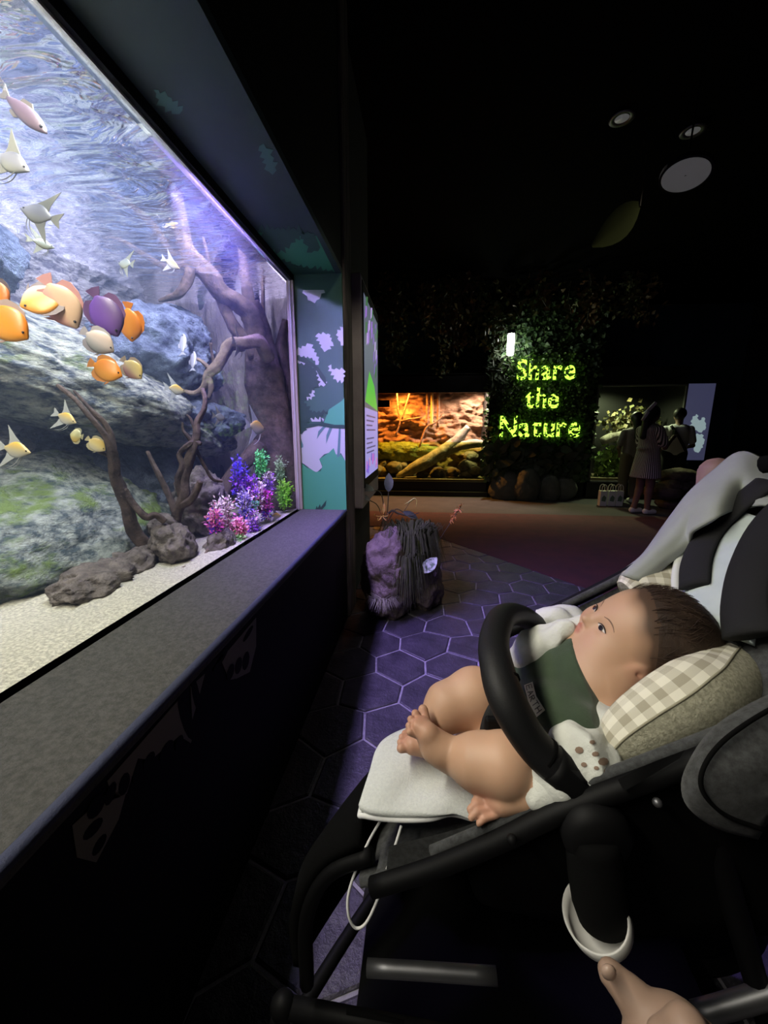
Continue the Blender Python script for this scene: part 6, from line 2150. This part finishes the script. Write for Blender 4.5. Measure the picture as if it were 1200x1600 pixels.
pose1 = {'arm': [((-.02, .16, 1.27), (.06, .21, 1.02), (.34, .14, 1.13)), ((-.02, -.16, 1.27), (.05, -.22, 1.02), (.33, -.08, 1.15))],
         'leg': [((0, .075, .84), (.02, .08, .47), (-.06, .08, .085)), ((0, -.075, .84), (.03, -.08, .47), (.04, -.07, .085))]}
pose2 = {'arm': [((-.02, .17, 1.27), (-.02, .24, 1.0), (.12, .16, .88)), ((-.02, -.17, 1.27), (.02, -.24, 1.0), (.18, -.12, .95))],
         'leg': [((0, .08, .86), (.02, .09, .47), (0, .09, .085)), ((0, -.08, .86), (.02, -.09, .47), (0, -.09, .085))]}
fx = PZ(1000, 803, 0)
v1, L1 = visitor('person', 'woman in a striped belted dress holding up a phone, white bow in long hair', (fx.x, fx.y), .35, .99, pose1,
                 [('dress', 'dark and cream striped belted dress', m_stripe, dress), ('hair', None, m_vhair, long_hair), ('shoes', 'white slip on shoes', m_shoe, shoes(pose1))], (0.16, 0.09, 0.065), 1)
bw = Vector(L1(-.09, 0, 1.53))
obj('belt', lathe([(.145, -.012), (.155, -.01), (.155, .01), (.145, .012)], L1(0, 0, 1.0), (0, 0, 1), 24), m_stripe, v1)
obj('hair_bow', join(obox(bw + Vector((0, -.03, .05)), (.5, -.3, .8), (0, 1, 0), (.8, 0, -.5), .10, .02, .022, .008), obox(bw + Vector((-.06, -.04, -.06)), (.4, -.2, .9), (0, 1, 0), (.9, 0, -.4), .07, .015, .02, .008)), m_bow, v1)
ph = Vector(L1(.47, .03, 1.20))
obj('phone', obox(ph, (0, 1, 0), (0, 0, 1), (1, 0, 0), .036, .075, .005, .004), m_plast, smooth=False, label='black phone held up by the woman in stripes', cat='phone')
fx2 = PZ(1042, 787, 0)
v2, L2 = visitor('person', 'visitor in a white shirt with a dark strap behind the striped woman', (fx2.x, fx2.y), 1.2, 1.0, pose2,
                 [('shirt', 'white short sleeved shirt', m_wshirt, top), ('trousers', None, m_dark_cl, trousers(.12)), ('hair', None, m_vhair, short_hair), ('shoes', None, m_shoe, shoes(pose2))], (0.18, 0.11, 0.08), 2)
obj('bag_strap', tube([L2(-.13, .12, 1.33), L2(-.16, .0, 1.15), L2(-.14, -.14, .9)], [.022] * 3, 8, 4, flat=.3), m_dark_cl, v2, smooth=True)
fx3 = PZ(978, 786, 0)
v3, L3 = visitor('person', 'visitor in a grey top and khaki trousers left of the striped woman', (fx3.x, fx3.y), 1.5, .96, pose2,
                 [('top', 'grey brown top', m_gtop, top), ('trousers', 'khaki trousers', m_khaki, trousers(.13)), ('hair', None, m_vhair, long_hair), ('shoes', None, m_shoe, shoes(pose2))], (0.18, 0.11, 0.08), 3)
obj('shoulder_bag', blob(L3(.02, -.22, .88), (.09, .06, .12), .06, 4, 3, 5), m_dark_cl, smooth=True, label='dark shoulder bag at the hip of the visitor in grey', cat='bag')
# paper bags on the floor
m_paper = M('white_paper', (0.50, 0.50, 0.46), .8)
m_logo = M('bag_print', (0.10, 0.16, 0.10), .8)
for k, (u, lab_) in enumerate([(940, 'white paper bag with a green print, leftmost of three on the floor'), (953, 'white paper bag in the middle of three on the floor'), (965, 'white paper bag nearest the striped woman, partly shaded')]):
    c = PZ(u, 790, 0.004)
    t = thing('paper_bag', lab_, 'bag', (c.x, c.y, .004), 'white paper bags')
    w_ = .056
    V, Fc = box(c.x - w_, c.x + w_, c.y - .05, c.y + .05, .006, .26, .004)
    obj('bag', (V, Fc), m_paper, t)
    obj('print', plate([(c.x - .035, c.y - .0502, .09), (c.x + .03, c.y - .0502, .08), (c.x + .04, c.y - .0502, .15), (c.x, c.y - .0502, .19), (c.x - .03, c.y - .0502, .15)], (0, -1, 0), .001), m_logo, t)
    for dy in (-.045, .045):
        obj('handle', tube([(c.x - .04, c.y + dy, .25), (c.x - .035, c.y + dy, .33), (c.x, c.y + dy, .365), (c.x + .035, c.y + dy, .33), (c.x + .04, c.y + dy, .25)], .006, 6, 4), m_paper, t, smooth=True)

# ================================================================ adult behind the stroller (dark clothes) and a hand in front
ad = thing('person', 'adult in black behind the stroller, only a bare forearm showing above the blanket', 'person', (1.25, 1.05, 0.006))


def AL(x, y, z):
    return (1.25 + x, 1.05 + y, .006 + z)


A = Sdf((.45, .65, -.01), (1.6, 1.45, 1.80), .012)
A.ell(AL(-.02, 0, 1.60), (.09, .078, .115), None, .02)
A.ell(AL(-.06, 0, 1.55), (.05, .05, .065), None, .02)
A.cap(AL(-.11, 0, 1.58), AL(-.115, 0, 1.565), .012, .014, .01)
A.cap(AL(0, 0, 1.5), AL(0, 0, 1.40), .05, .055, .02)
for q in (1, 0, -1):
    A.cap(AL(0, q * .08, 1.34), AL(0, q * .07, .98), .10, .10, .03)
for q in (1, -1):
    A.cap(AL(0, q * .09, .92), AL(0, q * .1, .5), .09, .06, .03)
    A.cap(AL(0, q * .1, .5), AL(0.02, q * .1, .09), .06, .04, .03)
    A.cap(AL(.02, q * .1, .06), AL(-.14, q * .11, .04), .045, .035, .02)
Ae, Ah = AL(-.22, -.10, 1.10), P(1118, 738, .93)
A.cap(AL(0, -.18, 1.36), Ae, .05, .042, .02)
A.cap(Ae, Ah, .042, .030, .02)
hv = Vector(Ah)
hd = (hv - Vector(Ae)).normalized()
hd = Vector((-.15, -.1, -1)).normalized()
A.cap(hv, hv + hd * .06, .03, .032, .02)
for f_ in range(4):
    A.cap(hv + hd * .06 + Vector((0, (f_ - 1.5) * .018, -.04)), hv + hd * .10 + Vector((0, (f_ - 1.5) * .018, -.08)), .010, .009, .005)
A.cap(hv + hd * .02 + Vector((0, -.03, -.03)), hv + hd * .05 + Vector((0, -.045, -.06)), .011, .009, .006)
A.cap(AL(0, .18, 1.36), AL(-.05, .25, 1.08), .05, .042, .02)
A.cap(AL(-.05, .25, 1.08), AL(-.2, .22, .92), .04, .028, .02)
A.cap(AL(-.2, .22, .92), AL(-.27, .2, .88), .03, .028, .02)
obj('body', A.mesh(), M('adult_skin', (0.22, 0.135, 0.095), .6), ad, smooth=True)
A2 = Sdf((.9, .65, .02), (1.6, 1.45, 1.5), .014)
for q in (1, 0, -1):
    A2.cap(AL(0, q * .08, 1.34), AL(0, q * .07, .92), .125, .125, .03)
    if q:
        A2.cap(AL(0, q * .09, .92), AL(0, q * .1, .5), .112, .085, .03)
        A2.cap(AL(0, q * .1, .5), AL(.02, q * .1, .10), .085, .07, .03)
A2.cap(AL(0, -.18, 1.36), AL(-.12, -.14, 1.23), .075, .07, .02)
A2.cap(AL(0, .18, 1.36), AL(-.03, .23, 1.2), .075, .07, .02)
obj('clothes', A2.mesh(), m_dark_cl, ad, smooth=True, label='loose black clothes')
A3 = Sdf((1.0, .85, 1.45), (1.5, 1.3, 1.85), .012)
A3.ell(AL(.01, 0, 1.63), (.105, .09, .11), None, .02)
A3.ell(AL(-.12, 0, 1.56), (.08, .1, .11), None, .01, 'sub')
obj('hair', A3.mesh(), m_vhair, ad, smooth=True)
A4 = Sdf((.95, .8, 0.0), (1.5, 1.3, .2), .01)
for q in (1, -1):
    A4.cap(AL(.03, q * .1, .05), AL(-.10, q * .105, .045), .052, .046, .02)
    A4.cap(AL(-.06, q * .105, .045), AL(-.16, q * .11, .036), .046, .036, .02)
A4.half((0, 0, .008), (0, 0, -1))
obj('shoes', A4.mesh(), m_dark_cl, ad, smooth=True, label='black shoes')
for q in (1, -1):
    obj('eye', blob(AL(-.104, q * .034, 1.605), (.009, .013, .007), 0, 1, 2), m_iris, ad, smooth=True)
    obj('eyebrow', tube([AL(-.102, q * .016, 1.628), AL(-.106, q * .034, 1.634), AL(-.092, q * .054, 1.628)], [.002, .003, .002], 6, 3), m_vhair, ad, smooth=True)
    obj('ear', blob(AL(-.01, q * .08, 1.595), (.018, .008, .03), .03, 5, 3), MATS['adult_skin'], ad, smooth=True)
obj('mouth', tube([AL(-.094, -.022, 1.532), AL(-.110, 0, 1.530), AL(-.094, .022, 1.532)], [.003, .006, .003], 8, 3), M('lip', (0.24, 0.09, 0.07), .5), ad, smooth=True)

hnd = thing('person', 'adult hand reaching in from below beside the lower stroller bar', 'person', P(1060, 1690, .30))
Hd = Sdf((-.05, -.10, .58), (.46, .42, 1.02), .004)
kn0 = P(1062, 1640, .305)
wr = P(1190, 1800, .30)
Hd.cap(kn0, wr, .030, .030, .02)
Hd.cap(P(1030, 1650, .31), P(1130, 1790, .31), .024, .026, .02)
FG = [((1040, 1612, .31), (990, 1560, .325), (955, 1522, .335), .0135), ((1060, 1640, .33), (1005, 1610, .36), (985, 1640, .375), .0125), ((1080, 1660, .34), (1035, 1645, .375), (1015, 1680, .385), .012), ((1105, 1680, .345), (1070, 1680, .375), (1055, 1710, .38), .011), ((1120, 1650, .285), (1075, 1610, .275), (1035, 1620, .285), .013)]
for a, b, c, r in FG:
    Hd.cap(P(*a), P(*b), r * 1.1, r, .006)
    Hd.cap(P(*b), P(*c), r, r * .78, .004)
fa_ = Vector((.315, -.02, .70))
Hd.cap(wr, fa_, .028, .040, .02)
obj('body', Hd.mesh(), M('adult_skin2', (0.26, 0.17, 0.125), .6), hnd, smooth=True)
obj('sleeve', tube([wr.lerp(fa_, .55), fa_, Vector((.36, -.2, .74)), Vector((.30, -.34, .95)), Vector((.2, -.44, 1.2))], [.046, .052, .056, .062, .068], 14, 5), m_dark_cl, hnd, smooth=True, label='dark sleeve')
obj('fingernail', blob(P(951, 1519, .322), (.006, .004, .007), .0, 1, 2), M('nail', (0.32, 0.22, 0.17), .35), hnd, smooth=True)
